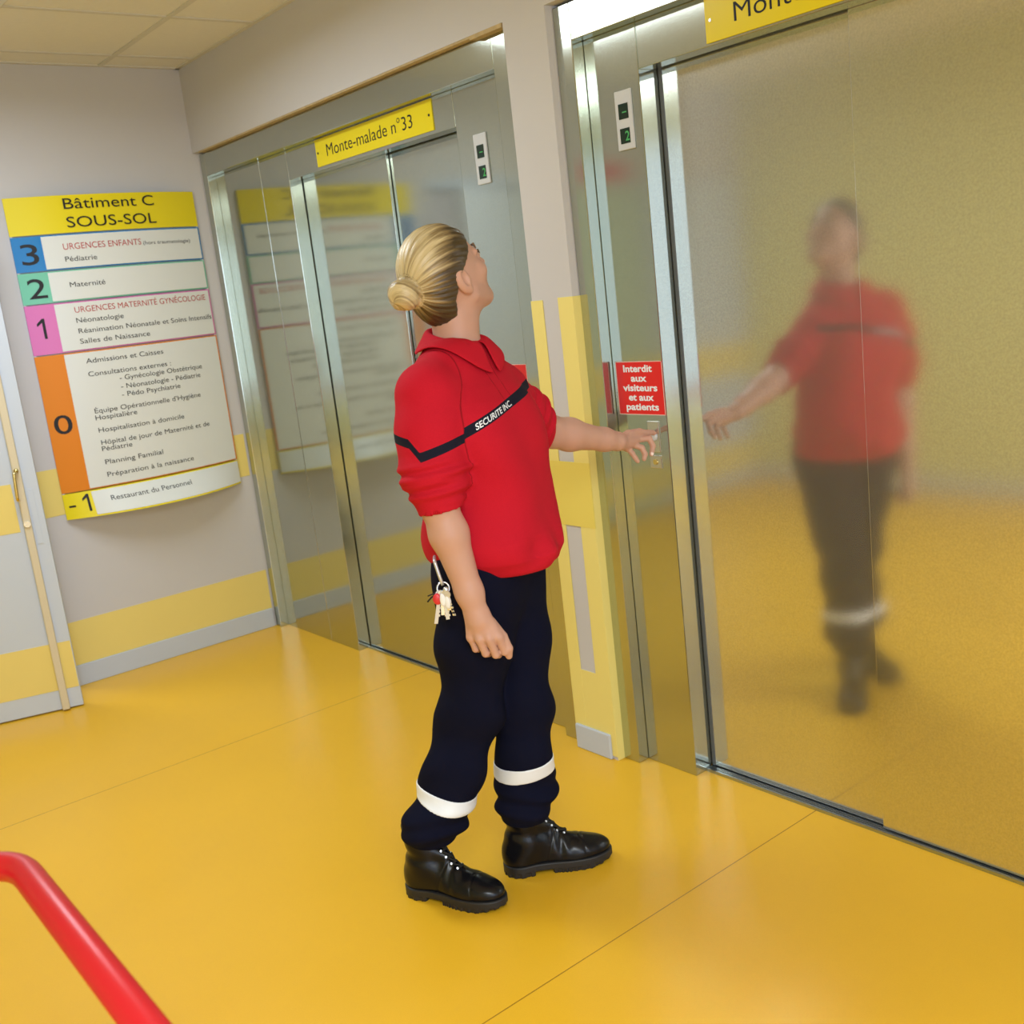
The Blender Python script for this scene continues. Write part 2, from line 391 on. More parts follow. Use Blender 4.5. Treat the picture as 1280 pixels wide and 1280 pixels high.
# ------------------------------------------------------------------ lifts
XF, XP, XPB, XD0, XD1 = 1.430*H, 1.458*H, 1.496*H, 1.498*H, 1.5075*H
def lift(label, yo0, yo1, yp0, yp1, yd0, yd1, split, front_is_near, top, seam=None, ind=None, door_mat='steel_door'):
    """yo outer frame, yp recessed panels, yd door opening (all along the wall)"""
    r = empty('lift_entrance', (XD0, (yd0+yd1)/2, 0), label, 'lift')
    zi, zd = 1.422*H, 1.345*H
    Geo().box(XF, XF+0.16, yo0, yp0, 0, top).box(XF, XF+0.16, yp1, yo1, 0, top).box(XF, XF+0.16, yp0, yp1, zi, top)\
        .obj('frame', M['steel'], r, bevel=0.0025)
    Geo().box(XP, XPB, yp0+0.001, yd0, 0, zi).obj('side_panel', M['steel'], r, bevel=0.002)
    far = [(yd1, yp1-0.001)] if seam is None else [(yd1, seam-0.0012), (seam+0.0012, yp1-0.001)]
    xf = XPB if not front_is_near else XD1-0.004
    for a, b in far: Geo().box(XP, xf, a, b, 0, zi).obj('side_panel', M['steel'], r, bevel=0.002)
    Geo().box(XP, XPB, yd0+0.001, yd1-0.001, zd, zi).obj('header_panel', M['steel'], r, bevel=0.002)
    near, farr = ((XD0, XD1) if front_is_near else (XD1, XD0))
    ov = 0.02
    y_n = (yd0-0.03, split + (0 if front_is_near else -0.0) ) if front_is_near else (yd0-0.03, split+ov)
    y_f = (split-ov, yd1+0.03) if front_is_near else (split, yd1+0.03)
    Geo().box(near, near+0.012, y_n[0], y_n[1], 0.012, zd+0.04).obj('door_panel', M[door_mat], r, bevel=0.0015)
    Geo().box(farr, farr+0.012, y_f[0], y_f[1], 0.012, zd+0.04).obj('door_panel', M[door_mat], r, bevel=0.0015)
    if front_is_near:      # dark strip stands in for the gap shadow between far door and jamb
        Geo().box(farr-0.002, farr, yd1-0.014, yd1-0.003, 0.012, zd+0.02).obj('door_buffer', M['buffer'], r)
    # grooved sill
    g = Geo(); x = XPB-0.012
    yy0, yy1 = yd0+0.001, yd1-0.001
    g.box(x, XD1+0.05, yy0, yy1, 0.0, 0.003)
    for a, b in ((0.0, 0.008), (0.012, 0.016), (0.0195, 0.0235), (0.027, 0.031)): g.box(x+a, x+b, yy0, yy1, 0.003, 0.009)
    g.obj('sill', M['alu'], r)
    Geo().box(XD1+0.06, XD1+0.08, yo0+0.02, yo1-0.02, 0, top-0.01).obj('shaft_back', M['dark'], r)
    if ind:
        ip = Geo().box(XP-0.006, XP, ind[0], ind[1], 1.216*H, 1.318*H).obj('indicator_panel', M['plastic_grey'], r, bevel=0.002)
        ymid = (ind[0]+ind[1])/2
        for zc, d in ((1.282*H, '='), (1.240*H, '2')):
            sc = Geo().box(XP-0.0072, XP-0.004, ymid-0.018, ymid+0.018, zc-0.020, zc+0.020).obj('display_screen', M['screen'], ip)
            gg = Geo()
            if d == '2': add_text(gg, '2', 0.026, None, (XP-0.0075, ymid-0.001, zc-0.013), (0, -1, 0), (0, 0, 1), (0, 0, 0), 0.01)
            else: gg.box(XP-0.0076, XP-0.0071, ymid-0.012, ymid+0.004, zc-0.004, zc-0.001)
            gg.obj('display_digit', M['digit'], ip)
    return r
L33 = lift('steel lift entrance at the far end, beside the directory sign', 1.677*H, 3.168*H, 1.738*H, 3.135*H, 1.920*H, 2.687*H,
           2.265*H, False, TOP33-0.008, seam=2.85*H, ind=(1.818*H, 1.861*H), door_mat='steel')
LR = lift('steel lift entrance nearest the viewer, whose call button is being pressed', 0.375*H, 1.5515*H, 0.435*H, 1.508*H, 0.590*H, 1.376*H,
          0.982*H, True, TOPR-0.008, ind=(1.396*H, 1.437*H))
# call buttons on the near side of each far panel / near panel
def call_panel(parent, y0, y1):
    p = Geo().box(XP-0.004, XP, y0, y1, 0.661*H, 0.721*H).obj('call_panel', M['steel_edge'], parent, bevel=0.0015)
    c = Vector((XP-0.004, (y0+y1)/2, 0.692*H)); g = Geo()
    g.tube([c, c+Vector((-0.004, 0, 0)), c+Vector((-0.0065, 0, 0))], [0.014, 0.014, 0.011], 20)
    g.obj('call_button', M['plastic_grey'], p, bevel=0)
    q = Geo().box(XP-0.004, XP, y0, y1, 0.630*H, 0.655*H).obj('key_switch_plate', M['steel_edge'], parent, bevel=0.0015)
    c = Vector((XP-0.004, (y0+y1)/2, 0.6425*H))
    Geo().tube([c, c+Vector((-0.003, 0, 0))], 0.008, 16).obj('key_barrel', M['brass'], q)
call_panel(LR, 1.397*H, 1.427*H)
call_panel(L33, 1.825*H, 1.855*H)

# ------------------------------------------------------------------ signs on the lifts
def name_sign(label, y0, y1, z0, z1, txt, ty0, ty1, zb, cap):
    xs = XP-0.004
    b = Geo().box(xs, XP-0.0002, y0, y1, z0, z1).obj('lift_name_sign', M['sign_yellow'], bevel=0.0008)
    tag(b, label, 'sign')
    g = Geo(); add_text(g, txt, cap, ty1-ty0, (xs-0.0006, ty1, zb), (0, -1, 0), (0, 0, 1), (0, 0, 0), -0.004)
    g.obj('lettering', M['ink'], b)
    for y in (y0+0.017, y1-0.017):
        c = Vector((xs, y, (z0+z1)/2))
        Geo().tube([c, c+Vector((-0.002, 0, 0))], 0.0042, 12).obj('screw', M['steel_edge'] if y0 < 1.5 else M['ink'], b)
name_sign('yellow sign reading Monte-malade n°33 above the far lift doors', 1.997*H, 2.520*H, 1.353*H, 1.4195*H,
          'Monte-malade n°33', 2.075*H, 2.465*H, 1.3725*H, 0.047)
name_sign('yellow sign cut by the top of the photo, above the near lift doors', 0.715*H, 1.2175*H, 1.349*H, 1.4165*H,
          'Monte-malade', 0.86*H, 1.158*H, 1.3690*H, 0.047)
def red_sign(label, y0, y1):
    z0, z1 = 0.7325*H, 0.8350*H; xs = XP-0.0025
    b = Geo().box(xs, XP-0.0002, y0, y1, z0, z1).obj('warning_sign', M['sign_red']); tag(b, label, 'sign')
    g = Geo(); e = 0.0022
    for q in ((y0, y1, z0, z0+e), (y0, y1, z1-e, z1), (y0, y0+e, z0, z1), (y1-e, y1, z0, z1)): g.box(xs-0.0003, xs+0.001, *q)
    g.obj('border', M['sign_edge'], b)
    g = Geo(); ym = (y0+y1)/2; hh = z1-z0
    for i, (s, wd) in enumerate((('Interdit', 0.62), ('aux', 0.34), ('visiteurs', 0.74), ('et aux', 0.54), ('patients', 0.70))):
        wdt = wd*(y1-y0)
        add_text(g, s, 0.0205, wdt, (xs-0.0006, ym+wdt/2 + 0.004 - 0.002*i, z1 - hh*(0.195+0.178*i)), (0, -1, 0), (0, 0, 1), (0, 0, 0), 0.03)
    g.obj('lettering', M['ink_white'], b)
red_sign('red square warning sign just above the woman\'s outstretched hand', 1.3765*H, 1.4985*H)
red_sign('red warning sign mostly hidden behind the woman\'s shoulder', 1.7690*H, 1.8910*H)

# ------------------------------------------------------------------ directory sign
SX0, SX1, SY = 0.847*H, 1.387*H, 3.166*H
def bulge(x, z):
    t = np.clip((x-SX0)/(SX1-SX0), 0, 1)
    b = 0.04 + np.where(z < 0.566*H, 0.05*np.clip((0.566*H-z)/(0.076*H), 0, 1), 0)
    return SY - b*H*(1-(2*t-1)**2)
def curved_panel(g, x0, x1, z0, z1, off, thick, n=64):
    base = len(g.v)
    xs = np.linspace(x0, x1, n+1)
    for x in xs:
        for z, k in ((z0, 0), (z1, 0), (z1, 1), (z0, 1)):
            y = float(bulge(x, z)) - off + (thick if k else 0)
            g.v.append((float(x), y, z))
    for i in range(n):
        a = base+4*i; b = a+4
        g.f += [(a, b, b+1, a+1), (a+1, b+1, b+2, a+2), (a+2, b+2, b+3, a+3), (a+3, b+3, b, a)]
    g.f += [(base, base+1, base+2, base+3), (base+4*n+3, base+4*n+2, base+4*n+1, base+4*n)]
    return g
SIGN_TEXT = [
    ('H', 'Bâtiment C', 1.520, 1.913, 2.058, 0.046, 'k'),
    ('H', 'SOUS-SOL', 1.521, 1.911, 1.982, 0.046, 'k'),
    ('3', 'URGENCES ENFANTS', 1.488, 1.821, 1.892, 0.027, 'r'),
    ('3', '(hors traumatologie)', 1.830, 2.063, 1.891, 0.016, 'k'),
    ('3', 'Pédiatrie', 1.487, 1.617, 1.843, 0.022, 'k'),
    ('2', 'Maternité', 1.486, 1.632, 1.736, 0.022, 'k'),
    ('1', 'URGENCES MATERNITÉ GYNÉCOLOGIE', 1.485, 2.094, 1.628, 0.026, 'r'),
    ('1', 'Néonatologie', 1.484, 1.683, 1.585, 0.022, 'k'),
    ('1', 'Réanimation Néonatale et Soins Intensifs', 1.485, 2.110, 1.540, 0.022, 'k'),
    ('1', 'Salles de Naissance', 1.483, 1.786, 1.496, 0.022, 'k'),
    ('0', 'Admissions et Caisses', 1.491, 1.832, 1.410, 0.022, 'k'),
    ('0', 'Consultations externes :', 1.490, 1.859, 1.353, 0.022, 'k'),
    ('0', '- Gynécologie Obstétrique', 1.616, 2.012, 1.320, 0.022, 'k'),
    ('0', '- Néonatologie - Pédiatrie', 1.616, 1.997, 1.282, 0.022, 'k'),
    ('0', '- Pédo Psychiatrie', 1.613, 1.886, 1.247, 0.022, 'k'),
    ('0', "Équipe Opérationnelle d'Hygiène", 1.487, 1.980, 1.192, 0.022, 'k'),
    ('0', 'Hospitalière', 1.485, 1.664, 1.162, 0.022, 'k'),
    ('0', 'Hospitalisation à domicile', 1.488, 1.878, 1.107, 0.022, 'k'),
    ('0', 'Hôpital de jour de Maternité et de', 1.489, 2.000, 1.052, 0.022, 'k'),
    ('0', 'Pédiatrie', 1.487, 1.617, 1.024, 0.022, 'k'),
    ('0', 'Planning Familial', 1.490, 1.748, 0.965, 0.022, 'k'),
    ('0', 'Préparation à la naissance', 1.489, 1.889, 0.909, 0.022, 'k'),
    ('-1', 'Restaurant du Personnel', 1.479, 1.845, 0.807, 0.022, 'k'),
]
def directory():
    r = empty('directory_sign', ((SX0+SX1)/2, SY, 0.49*H), 'tall curved directory sign of coloured floor panels on the far wall', 'sign')
    g = Geo(); curved_panel(g, SX0+0.01, SX1-0.01, 0.568*H, 1.378*H, -0.006, 0.006); g.obj('backing', M['plastic_grey'], r)
    for a in (SX0+0.002, SX1-0.012): Geo().box(a, a+0.010, SY-0.006, EY, 0.50*H, 1.375*H).obj('side_rail', M['plastic_grey'], r)
    up = (0, 0, 1); rt = (1, 0, 0)
    def bend(P):
        P = P.copy(); P[:, 1] = bulge(P[:, 0], P[:, 2]) + P[:, 1]; return P
    rows = [('H', 1.281, 1.383, 'sign_yellow', None, None), ('3', 1.184, 1.279, 'sign_blue', '3', (1.323, 1.389, 1.842, 0.088)),
            ('2', 1.097, 1.182, 'sign_green', '2', (1.323, 1.394, 1.702, 0.085)), ('1', 0.958, 1.095, 'sign_pink', '1', (1.325, 1.369, 1.533, 0.085)),
            ('0', 0.566, 0.956, 'sign_orange', '0', (1.318, 1.390, 1.124, 0.085)), ('-1', 0.489, 0.564, 'sign_yellow', '-1', (1.311, 1.395, 0.776, 0.075))]
    for key, z0, z1, mt, dig, dd in rows:
        g = Geo(); curved_panel(g, SX0, SX1, z0*H+0.001, z1*H-0.001, 0.006, 0.006)
        p = g.obj('header_panel' if key == 'H' else 'floor_panel', M[mt], r, smooth='auto')
        if dig:
            e = 0.007
            g = Geo(); curved_panel(g, 0.921*H, SX1-(e if key != '-1' else 0.002), z0*H+e*(0.8 if key != '-1' else 1.2), z1*H-e*0.8, 0.0084, 0.003)
            g.obj('white_field', M['sign_white'], p, smooth='auto')
            g = Geo(); add_text(g, dig, dd[3], dd[1]-dd[0], (dd[0], 0, dd[2]), rt, up, (0, -0.0074, 0), 0.004, bend)
            g.obj('floor_number', M['ink'], p)
        for c, m in (('k', 'ink'), ('r', 'ink_red')):
            it = [q for q in SIGN_TEXT if q[0] == key and q[6] == c]
            if not it: continue
            g = Geo()
            for q in it:
                add_text(g, q[1], q[5], q[3]-q[2], (q[2], 0, q[4]), rt, up, (0, -0.0092, 0), 0.0, bend)
            g.obj('lettering', M[m], p)
directory()

# ------------------------------------------------------------------ door standing ajar
def door():
    hinge = Vector((DX0+0.005, EY-0.010, 0)); a = -math.atan2(0.179, 0.583)
    u = Vector((math.cos(a), math.sin(a), 0)); n = Vector((math.sin(a), -math.cos(a), 0)); up = Vector((0, 0, 1)); W = 0.610*H
    b = Geo().frame_box(hinge, u, up, n, 0.0, W, 0.006, 2.06, -0.040, 0.0).obj('door_1', M['leaf'], bevel=0.002)
    b['kind'] = 'structure'
    Geo().frame_box(hinge, u, up, n, 0.003, W-0.003, 0.030*H+0.045, 0.192*H, 0, 0.0012).frame_box(hinge, u, up, n, 0.003, W-0.10, 0.510*H, 0.640*H, 0, 0.0012)\
        .obj('door_band', M['band'], b)
    c = W-0.068
    Geo().frame_box(hinge, u, up, n, c-0.015, c+0.015, 0.006, 2.05, 0, 0.024).obj('bolt_rod', M['bolt'], b, bevel=0.005, seg=3)
    P = lambda s, z, d: hinge + u*s + up*z + n*d
    g = Geo(); g.tube([P(c, 0.675*H, 0.024), P(c, 0.675*H, 0.044)], 0.009, 14)
    g.tube(arc_path([P(c, 0.672*H, 0.04), P(c-0.008, 0.672*H, 0.062), P(c-0.014, 0.600*H, 0.062), P(c-0.012, 0.597*H, 0.035)], 0.012), 0.0062, 12)
    g.obj('lever_handle', M['brass'], b, smooth=True)
    g = Geo(); g.tube([P(c, 0.531*H, 0.02), P(c, 0.531*H, 0.03)], 0.013, 18); g.obj('lock_barrel', M['chrome'], b)
    Geo().frame_box(hinge, u, up, n, c+0.022, c+0.045, 0.47*H, 0.62*H, 0, 0.002).obj('keep_plate', M['leaf'], b, bevel=0.001)
    fr = Geo().box(DX0-0.05, DX0, EY-0.008, EY+0.12, 0, DZ+0.05).box(DX0, DX1, EY-0.008, EY+0.12, DZ, DZ+0.05)
    struct(fr.obj('trim_7', M['leaf'], bevel=0.003))
door()
def closed_leaf(n, x0, x1, mt='leaf'):
    b = Geo().box(x0, x1, EY-0.030, EY, 0.006, 2.06).obj('door_%d' % n, M[mt], bevel=0.002); b['kind'] = 'structure'
    Geo().box(x0+0.002, x1-0.002, EY-0.0315, EY-0.029, 0.062*H, 0.192*H).box(x0+0.002, x1-0.002, EY-0.0315, EY-0.029, 0.506*H, 0.640*H).obj('door_band', M['band'], b)
    return b
M['green_leaf'] = new_mat('pale_green_door', (0.50, 0.58, 0.48), 0.45)
closed_leaf(2, -0.375*H, 0.115*H, 'green_leaf'); closed_leaf(3, -0.885*H, -0.380*H)
pl = Geo().box(-0.33*H, -0.12*H, EY-0.006, EY-0.001, 1.365*H, 1.435*H).obj('wall_plaque', M['sign_red'], bevel=0.001)
tag(pl, 'plain red plaque over the closed doors, mirrored as a red smear in the steel', 'sign')
area('passage_fill', (0.7, EY+0.8, CZ-0.02), (0, 0, -1), 0.5, 0.5, 18, (0.95, 0.97, 1.0))  # added fill light, lifts the dark passage mirrored in the lift steel

# ------------------------------------------------------------------ red tubular rail in the foreground
def red_rail():
    z = 0.85; x = 0.247; y1 = 1.515
    r = empty('guard_rail', (-0.1, 0.9, 0), 'red tubular guard rail in the lower left foreground corner', 'rail')
    g = Geo(); g.tube(arc_path([(x, 0.12, z), (x, y1, z), (-0.52, y1, z), (-0.52, 0.12, z), (x-0.001, 0.12, z)], 0.085, 10), 0.0195, 20, cap=True)
    g.obj('top_rail', M['rail'], r, smooth=True)
    for px, py in ((x-0.004, 0.22), (-0.52, 0.25), (-0.50, y1-0.015)):
        l = Geo().tube([(px, py, 0.02), (px, py, z)], 0.0165, 16).obj('leg', M['rail'], r, smooth=True)
        Geo().tube([(px, py, 0.0), (px, py, 0.03)], 0.021, 16).obj('rubber_foot', M['rubber'], l)
red_rail()

# ================================================================== person
J = {
    'neck': (1.5204, 2.1005, 1.4104),
    'r_shoulder': (1.3667, 2.0257, 1.3141),
    'l_shoulder': (1.6528, 2.1170, 1.2789),
    'r_elbow': (1.3391, 1.9962, 1.0680),
    'r_wrist': (1.3801, 1.9548, 0.7941),
    'r_cuff': (1.3442, 1.9926, 1.0446),
    'l_elbow': (1.8281, 2.1520, 1.1415),
    'l_wrist': (2.0495, 2.1299, 1.0770),
    'l_cuff': (1.8123, 2.1571, 1.1398),
    'ear': (1.5205, 2.0330, 1.5528),
    'r_knee': (1.4393, 2.1213, 0.4978),
    'l_knee': (1.5778, 2.0966, 0.4557),
    'r_band': (1.3710, 2.1697, 0.2702),
    'l_band': (1.5460, 2.0824, 0.2978),
    'li0': (2.1554, 2.1528, 1.0734),
    'li1': (2.1950, 2.1493, 1.0760),
    'li2': (2.2153, 2.1532, 1.0723),
    'li3': (2.2276, 2.1543, 1.0666),
    'lm0': (2.1456, 2.1475, 1.0638),
    'lm1': (2.1775, 2.1310, 1.0634),
    'lm2': (2.1817, 2.1219, 1.0398),
    'lm3': (2.1690, 2.1186, 1.0190),
    'lr0': (2.1227, 2.1454, 1.0541),
    'lr1': (2.1443, 2.1300, 1.0416),
    'lr2': (2.1469, 2.1221, 1.0230),
    'lr3': (2.1404, 2.1205, 1.0104),
    'lp0': (2.0983, 2.1442, 1.0493),
    'lp1': (2.1066, 2.1323, 1.0323),
    'lp2': (2.1094, 2.1241, 1.0184),
    'lp3': (2.1107, 2.1171, 1.0093),
    'lt1': (2.1049, 2.1396, 1.0873),
    'lt2': (2.1564, 2.1460, 1.0851),
    'lt3': (2.1821, 2.1462, 1.0783),
    'rk_p': (1.3625, 1.9673, 0.7399),
    'rk_r': (1.3701, 1.9435, 0.7382),
    'rk_m': (1.3854, 1.9266, 0.7369),
    'rk_i': (1.4068, 1.9175, 0.7361),
    'st0': (1.2914, 2.0791, 1.2274),
    'st1': (1.2953, 2.0150, 1.2145),
    'st2': (1.2900, 1.9697, 1.1830),
    'st3': (1.4075, 1.9354, 1.2124),
    'ch0': (1.4452, 1.9700, 1.2287),
    'ch1': (1.6307, 1.9855, 1.2864),
    'tx0': (1.4515, 1.9655, 1.2315),
    'key_top': (1.3250, 2.0062, 0.9024),
}
J = {k: np.array(v, float) for k, v in J.items()}
def V3(*a): return np.array(a, float)
def nrm(v): v = np.asarray(v, float); return v/np.linalg.norm(v)

def cone(p, a, b, ra, rb):
    ba = b-a; h = np.clip(((p-a)@ba)/(ba@ba), 0, 1)
    return np.linalg.norm(p-a-h[:, None]*ba, axis=1) - (ra+h*(rb-ra))
def ell(p, c, r, Rm=None):
    q = p-c
    if Rm is not None: q = q@Rm
    k0 = np.linalg.norm(q/r, axis=1); k1 = np.linalg.norm(q/(np.asarray(r)**2), axis=1)
    return k0*(k0-1)/np.maximum(k1, 1e-9)
def smin(a, b, k):
    h = np.maximum(k-np.abs(a-b), 0)/k
    return np.minimum(a, b) - h*h*k*0.25
def smax(a, b, k): return -smin(-a, -b, k)

def extract(f, lo, hi, vox, lip=1.35):
    """sparse surface nets of f = 0"""
    B = 8; lo = np.asarray(lo, float); hi = np.asarray(hi, float)
    nb = np.ceil((hi-lo)/(vox*B)).astype(int)
    gi = np.stack(np.meshgrid(*[np.arange(n) for n in nb], indexing='ij'), -1).reshape(-1, 3)
    act = []
    for s in range(0, len(gi), 200000):
        c = lo+(gi[s:s+200000]+0.5)*vox*B; d = f(c)
        act.append(gi[s:s+200000][np.abs(d) < vox*B*0.87*lip+vox])
    act = np.concatenate(act)
    k = np.arange(B+1); off = np.stack(np.meshgrid(k, k, k, indexing='ij'), -1).reshape(-1, 3)
    D = nb*B+2
    keys, verts, vals8 = [], [], []
    corner = np.array([(i, j, l) for i in (0, 1) for j in (0, 1) for l in (0, 1)])
    edges = [(a, b) for a in range(8) for b in range(a+1, 8) if np.abs(corner[a]-corner[b]).sum() == 1]
    for s in range(0, len(act), 400):
        A = act[s:s+400]
        gp = (A[:, None, :]*B+off[None])
        val = f((lo+gp.reshape(-1, 3)*vox)).reshape(len(A), B+1, B+1, B+1)
        cv = np.stack([val[:, i:B+i, j:B+j, l:B+l] for i, j, l in corner], -1).reshape(-1, 8)
        ci = (A[:, None, :]*B + np.stack(np.meshgrid(*[np.arange(B)]*3, indexing='ij'), -1).reshape(1, -1, 3)).reshape(-1, 3)
        m = (cv.min(1) < 0) & (cv.max(1) >= 0)
        cv = cv[m]; ci = ci[m]
        if not len(cv): continue
        acc = np.zeros((len(cv), 3)); cnt = np.zeros(len(cv))
        for a, b in edges:
            x = (cv[:, a] < 0) != (cv[:, b] < 0)
            tt = cv[x, a]/(cv[x, a]-cv[x, b])
            acc[x] += corner[a]+tt[:, None]*(corner[b]-corner[a]); cnt[x] += 1
        keys.append((ci[:, 0]*D[1]+ci[:, 1])*D[2]+ci[:, 2])
        verts.append(lo+(ci+acc/cnt[:, None])*vox); vals8.append(np.concatenate([ci, (cv[:, [0, 4, 2, 1]] < 0).astype(int)], 1))
    keys = np.concatenate(keys); verts = np.concatenate(verts); info = np.concatenate(vals8)
    o = np.argsort(keys); keys = keys[o]; verts = verts[o]; info = info[o]
    st = [D[1]*D[2], D[2], 1]; faces = []
    for ax in range(3):
        s0 = info[:, 3]; s1 = info[:, 4+ax]
        m = s0 != s1
        b, c = (ax+1) % 3, (ax+2) % 3
        kk = keys[m]
        idx = []
        ok = np.ones(len(kk), bool)
        for q in (0, st[b], st[b]+st[c], st[c]):
            i = np.searchsorted(keys, kk-q); i = np.minimum(i, len(keys)-1)
            ok &= keys[i] == kk-q; idx.append(i)
        qd = np.stack(idx, 1)[ok]; flip = (s0[m] == 0)[ok]
        qd[flip] = qd[flip][:, ::-1]
        faces.append(qd)
    faces = np.concatenate(faces)
    return verts, faces[:, ::-1] if False else faces

def np_mesh(name, verts, faces, mat, parent=None, attrs=None, smooth_iter=0):
    if smooth_iter:
        e = np.concatenate([faces[:, [0, 1]], faces[:, [1, 2]], faces[:, [2, 3]], faces[:, [3, 0]]])
        for _ in range(smooth_iter):
            acc = np.zeros_like(verts); cnt = np.zeros(len(verts))
            for a, b in ((0, 1), (1, 0)):
                np.add.at(acc, e[:, a], verts[e[:, b]]); np.add.at(cnt, e[:, a], 1)
            verts = verts*0.5 + 0.5*acc/np.maximum(cnt, 1)[:, None]
    me = bpy.data.meshes.new(name)
    me.vertices.add(len(verts)); me.vertices.foreach_set('co', verts.astype(np.float32).ravel())
    me.loops.add(faces.size); me.loops.foreach_set('vertex_index', faces.astype(np.int32).ravel())
    me.polygons.add(len(faces)); me.polygons.foreach_set('loop_start', np.arange(len(faces), dtype=np.int32)*4)
    me.update(calc_edges=True); me.validate()
    me.shade_smooth()
    me.materials.append(mat)
    if attrs:
        for k, fn in attrs.items():
            a = me.attributes.new(k, 'FLOAT', 'POINT'); a.data.foreach_set('value', fn(verts).astype(np.float32))
    o = bpy.data.objects.new(name, me); COL.objects.link(o)
    if parent is not None: o.parent = parent
    return o, verts, faces

def boxed(p, lo, hi, fn, far=0.25, pad=0.06):
    m = np.all((p > np.asarray(lo)-pad) & (p < np.asarray(hi)+pad), axis=1)
    d = np.full(len(p), far)
    # outside the box the distance to the box is a safe bound
    q = np.maximum(np.maximum(np.asarray(lo)-p, p-np.asarray(hi)), 0)
    d = np.maximum(np.linalg.norm(q, axis=1), 0.02)
    if m.any(): d[m] = fn(p[m])
    return d
L_PEL = nrm(V3(0.848, 0.53, 0)); F_PEL = V3(0.53, -0.848, 0)
PEL = V3(1.538, 2.091, 0.90)
CH = (J['r_shoulder']+J['l_shoulder'])/2
L_CH = nrm((J['l_shoulder']-J['r_shoulder'])*V3(1, 1, 0)); F_CH = V3(L_CH[1], -L_CH[0], 0)
UP = V3(0, 0, 1)
# head frame: looks along +x, tipped up
HA, HP = math.radians(3), math.radians(27)
HF = V3(math.cos(HP)*math.cos(HA), math.cos(HP)*math.sin(HA), math.sin(HP))
HL = V3(-math.sin(HA), math.cos(HA), 0); HU = np.cross(HF, HL); HR = np.stack([HF, HL, HU], 1)
HC = J['ear'] - HR@V3(-0.012, -0.072, -0.008)
hp = lambda x, y, z: HC+HR@V3(x, y, z)
R_ANK, L_ANK = V3(1.311, 2.203, 0.10), V3(1.563, 2.095, 0.10)
R_HIP, L_HIP = PEL-L_PEL*0.085-UP*0.03, PEL+L_PEL*0.085-UP*0.03+F_PEL*0.012

# ---- skin: one continuous body
def hand_sdf(fingers, palm, kp=0.010):
    def f(p):
        d = np.full(len(p), 9.0)
        for a, b, ra, rb in palm: d = smin(d, cone(p, a, b, ra, rb), kp)
        for pts, rad in fingers:
            e = np.full(len(p), 9.0)
            for i in range(len(pts)-1): e = smin(e, cone(p, pts[i], pts[i+1], rad[i], rad[i+1]), 0.003)
            d = smin(d, e, 0.005)
        return d
    return f
# right hand hangs, back of the hand towards the viewer, fingers curled under
rw = J['r_wrist']; kn = [J['rk_i'], J['rk_m'], J['rk_r'], J['rk_p']]
RD = nrm((kn[1]+kn[2])/2-rw); RT = nrm(kn[0]-kn[3]); RB = nrm(np.cross(RT, RD))
if RB@V3(0.578, 0.816, 0) > 0: RB = -RB
rf = []
for q, ln in zip(kn, (0.043, 0.047, 0.043, 0.035)):
    a = q; b = a+nrm(RD*0.86-RB*0.52)*ln; c = b+nrm(-RB*0.95+RD*0.1)*ln*0.62; e = c+nrm(-RD*0.85-RB*0.45)*ln*0.5
    r0 = 0.0098 if ln > 0.036 else 0.0086
    rf.append(([a, b, c, e], [r0*1.02, r0*0.96, r0*0.88, r0*0.78]))
tb = rw+RD*0.022+RT*0.022-RB*0.014
rf.append(([tb, tb+RD*0.034+RT*0.018-RB*0.012, tb+RD*0.064+RT*0.022-RB*0.020, tb+RD*0.083+RT*0.016-RB*0.030], [0.015, 0.0115, 0.0105, 0.0085]))
rpalm = [(rw+RT*(0.012-0.008*i), q-RB*0.003, 0.0175, 0.0115) for i, q in enumerate(kn)]
RHAND = hand_sdf(rf, rpalm, 0.012); rh_all = np.array([q for pts, _ in rf for q in pts]+[rw])
lw = J['l_wrist']
lf = [([J[k+i] for i in '0123'], [r, r*0.95, r*0.86, r*0.74]) for k, r in (('li', 0.0088), ('lm', 0.0092), ('lr', 0.0088), ('lp', 0.0078))]
lf.append(([lw*0.6+J['lt1']*0.4, J['lt1'], J['lt2'], J['lt3']], [0.013, 0.012, 0.0098, 0.008]))
lpalm = [(lw, J[k+'0'], 0.018, 0.0112) for k in ('li', 'lm', 'lr', 'lp')]
LHAND = hand_sdf(lf, lpalm, 0.012); lh_all = np.array([q for pts, _ in lf for q in pts]+[lw])

def limb(pts, rad, k=0.02):
    pts = [np.array(q) for q in pts]; P = np.array(pts); R = max(rad)
    def f(p):
        d = np.full(len(p), 9.0)
        for i in range(len(pts)-1): d = smin(d, cone(p, pts[i], pts[i+1], rad[i], rad[i+1]), k)
        return d
    return lambda p: boxed(p, P.min(0)-R, P.max(0)+R, f)
lerp = lambda a, b, t: a+(b-a)*t
re_, le_ = J['r_elbow'], J['l_elbow']
ARM_R = limb([J['r_shoulder'], re_, lerp(re_, rw, 0.28), lerp(re_, rw, 0.8), rw+RD*0.012], [0.044, 0.042, 0.0435, 0.031, 0.0265])
ARM_L = limb([J['l_shoulder'], le_, lerp(le_, lw, 0.28), lerp(le_, lw, 0.8), lw], [0.044, 0.041, 0.0425, 0.030, 0.0255])
NECK = limb([J['neck']-UP*0.04, lerp(J['neck'], hp(-0.02, 0, -0.06), 0.6), hp(-0.015, 0, -0.02)], [0.062, 0.052, 0.056])
TRUNK = limb([PEL-UP*0.06, PEL+UP*0.14, CH-UP*0.10, J['neck']-UP*0.05], [0.095, 0.088, 0.095, 0.062])
CLAV = limb([J['r_shoulder'], J['neck']-UP*0.06, J['l_shoulder']], [0.040, 0.055, 0.040])
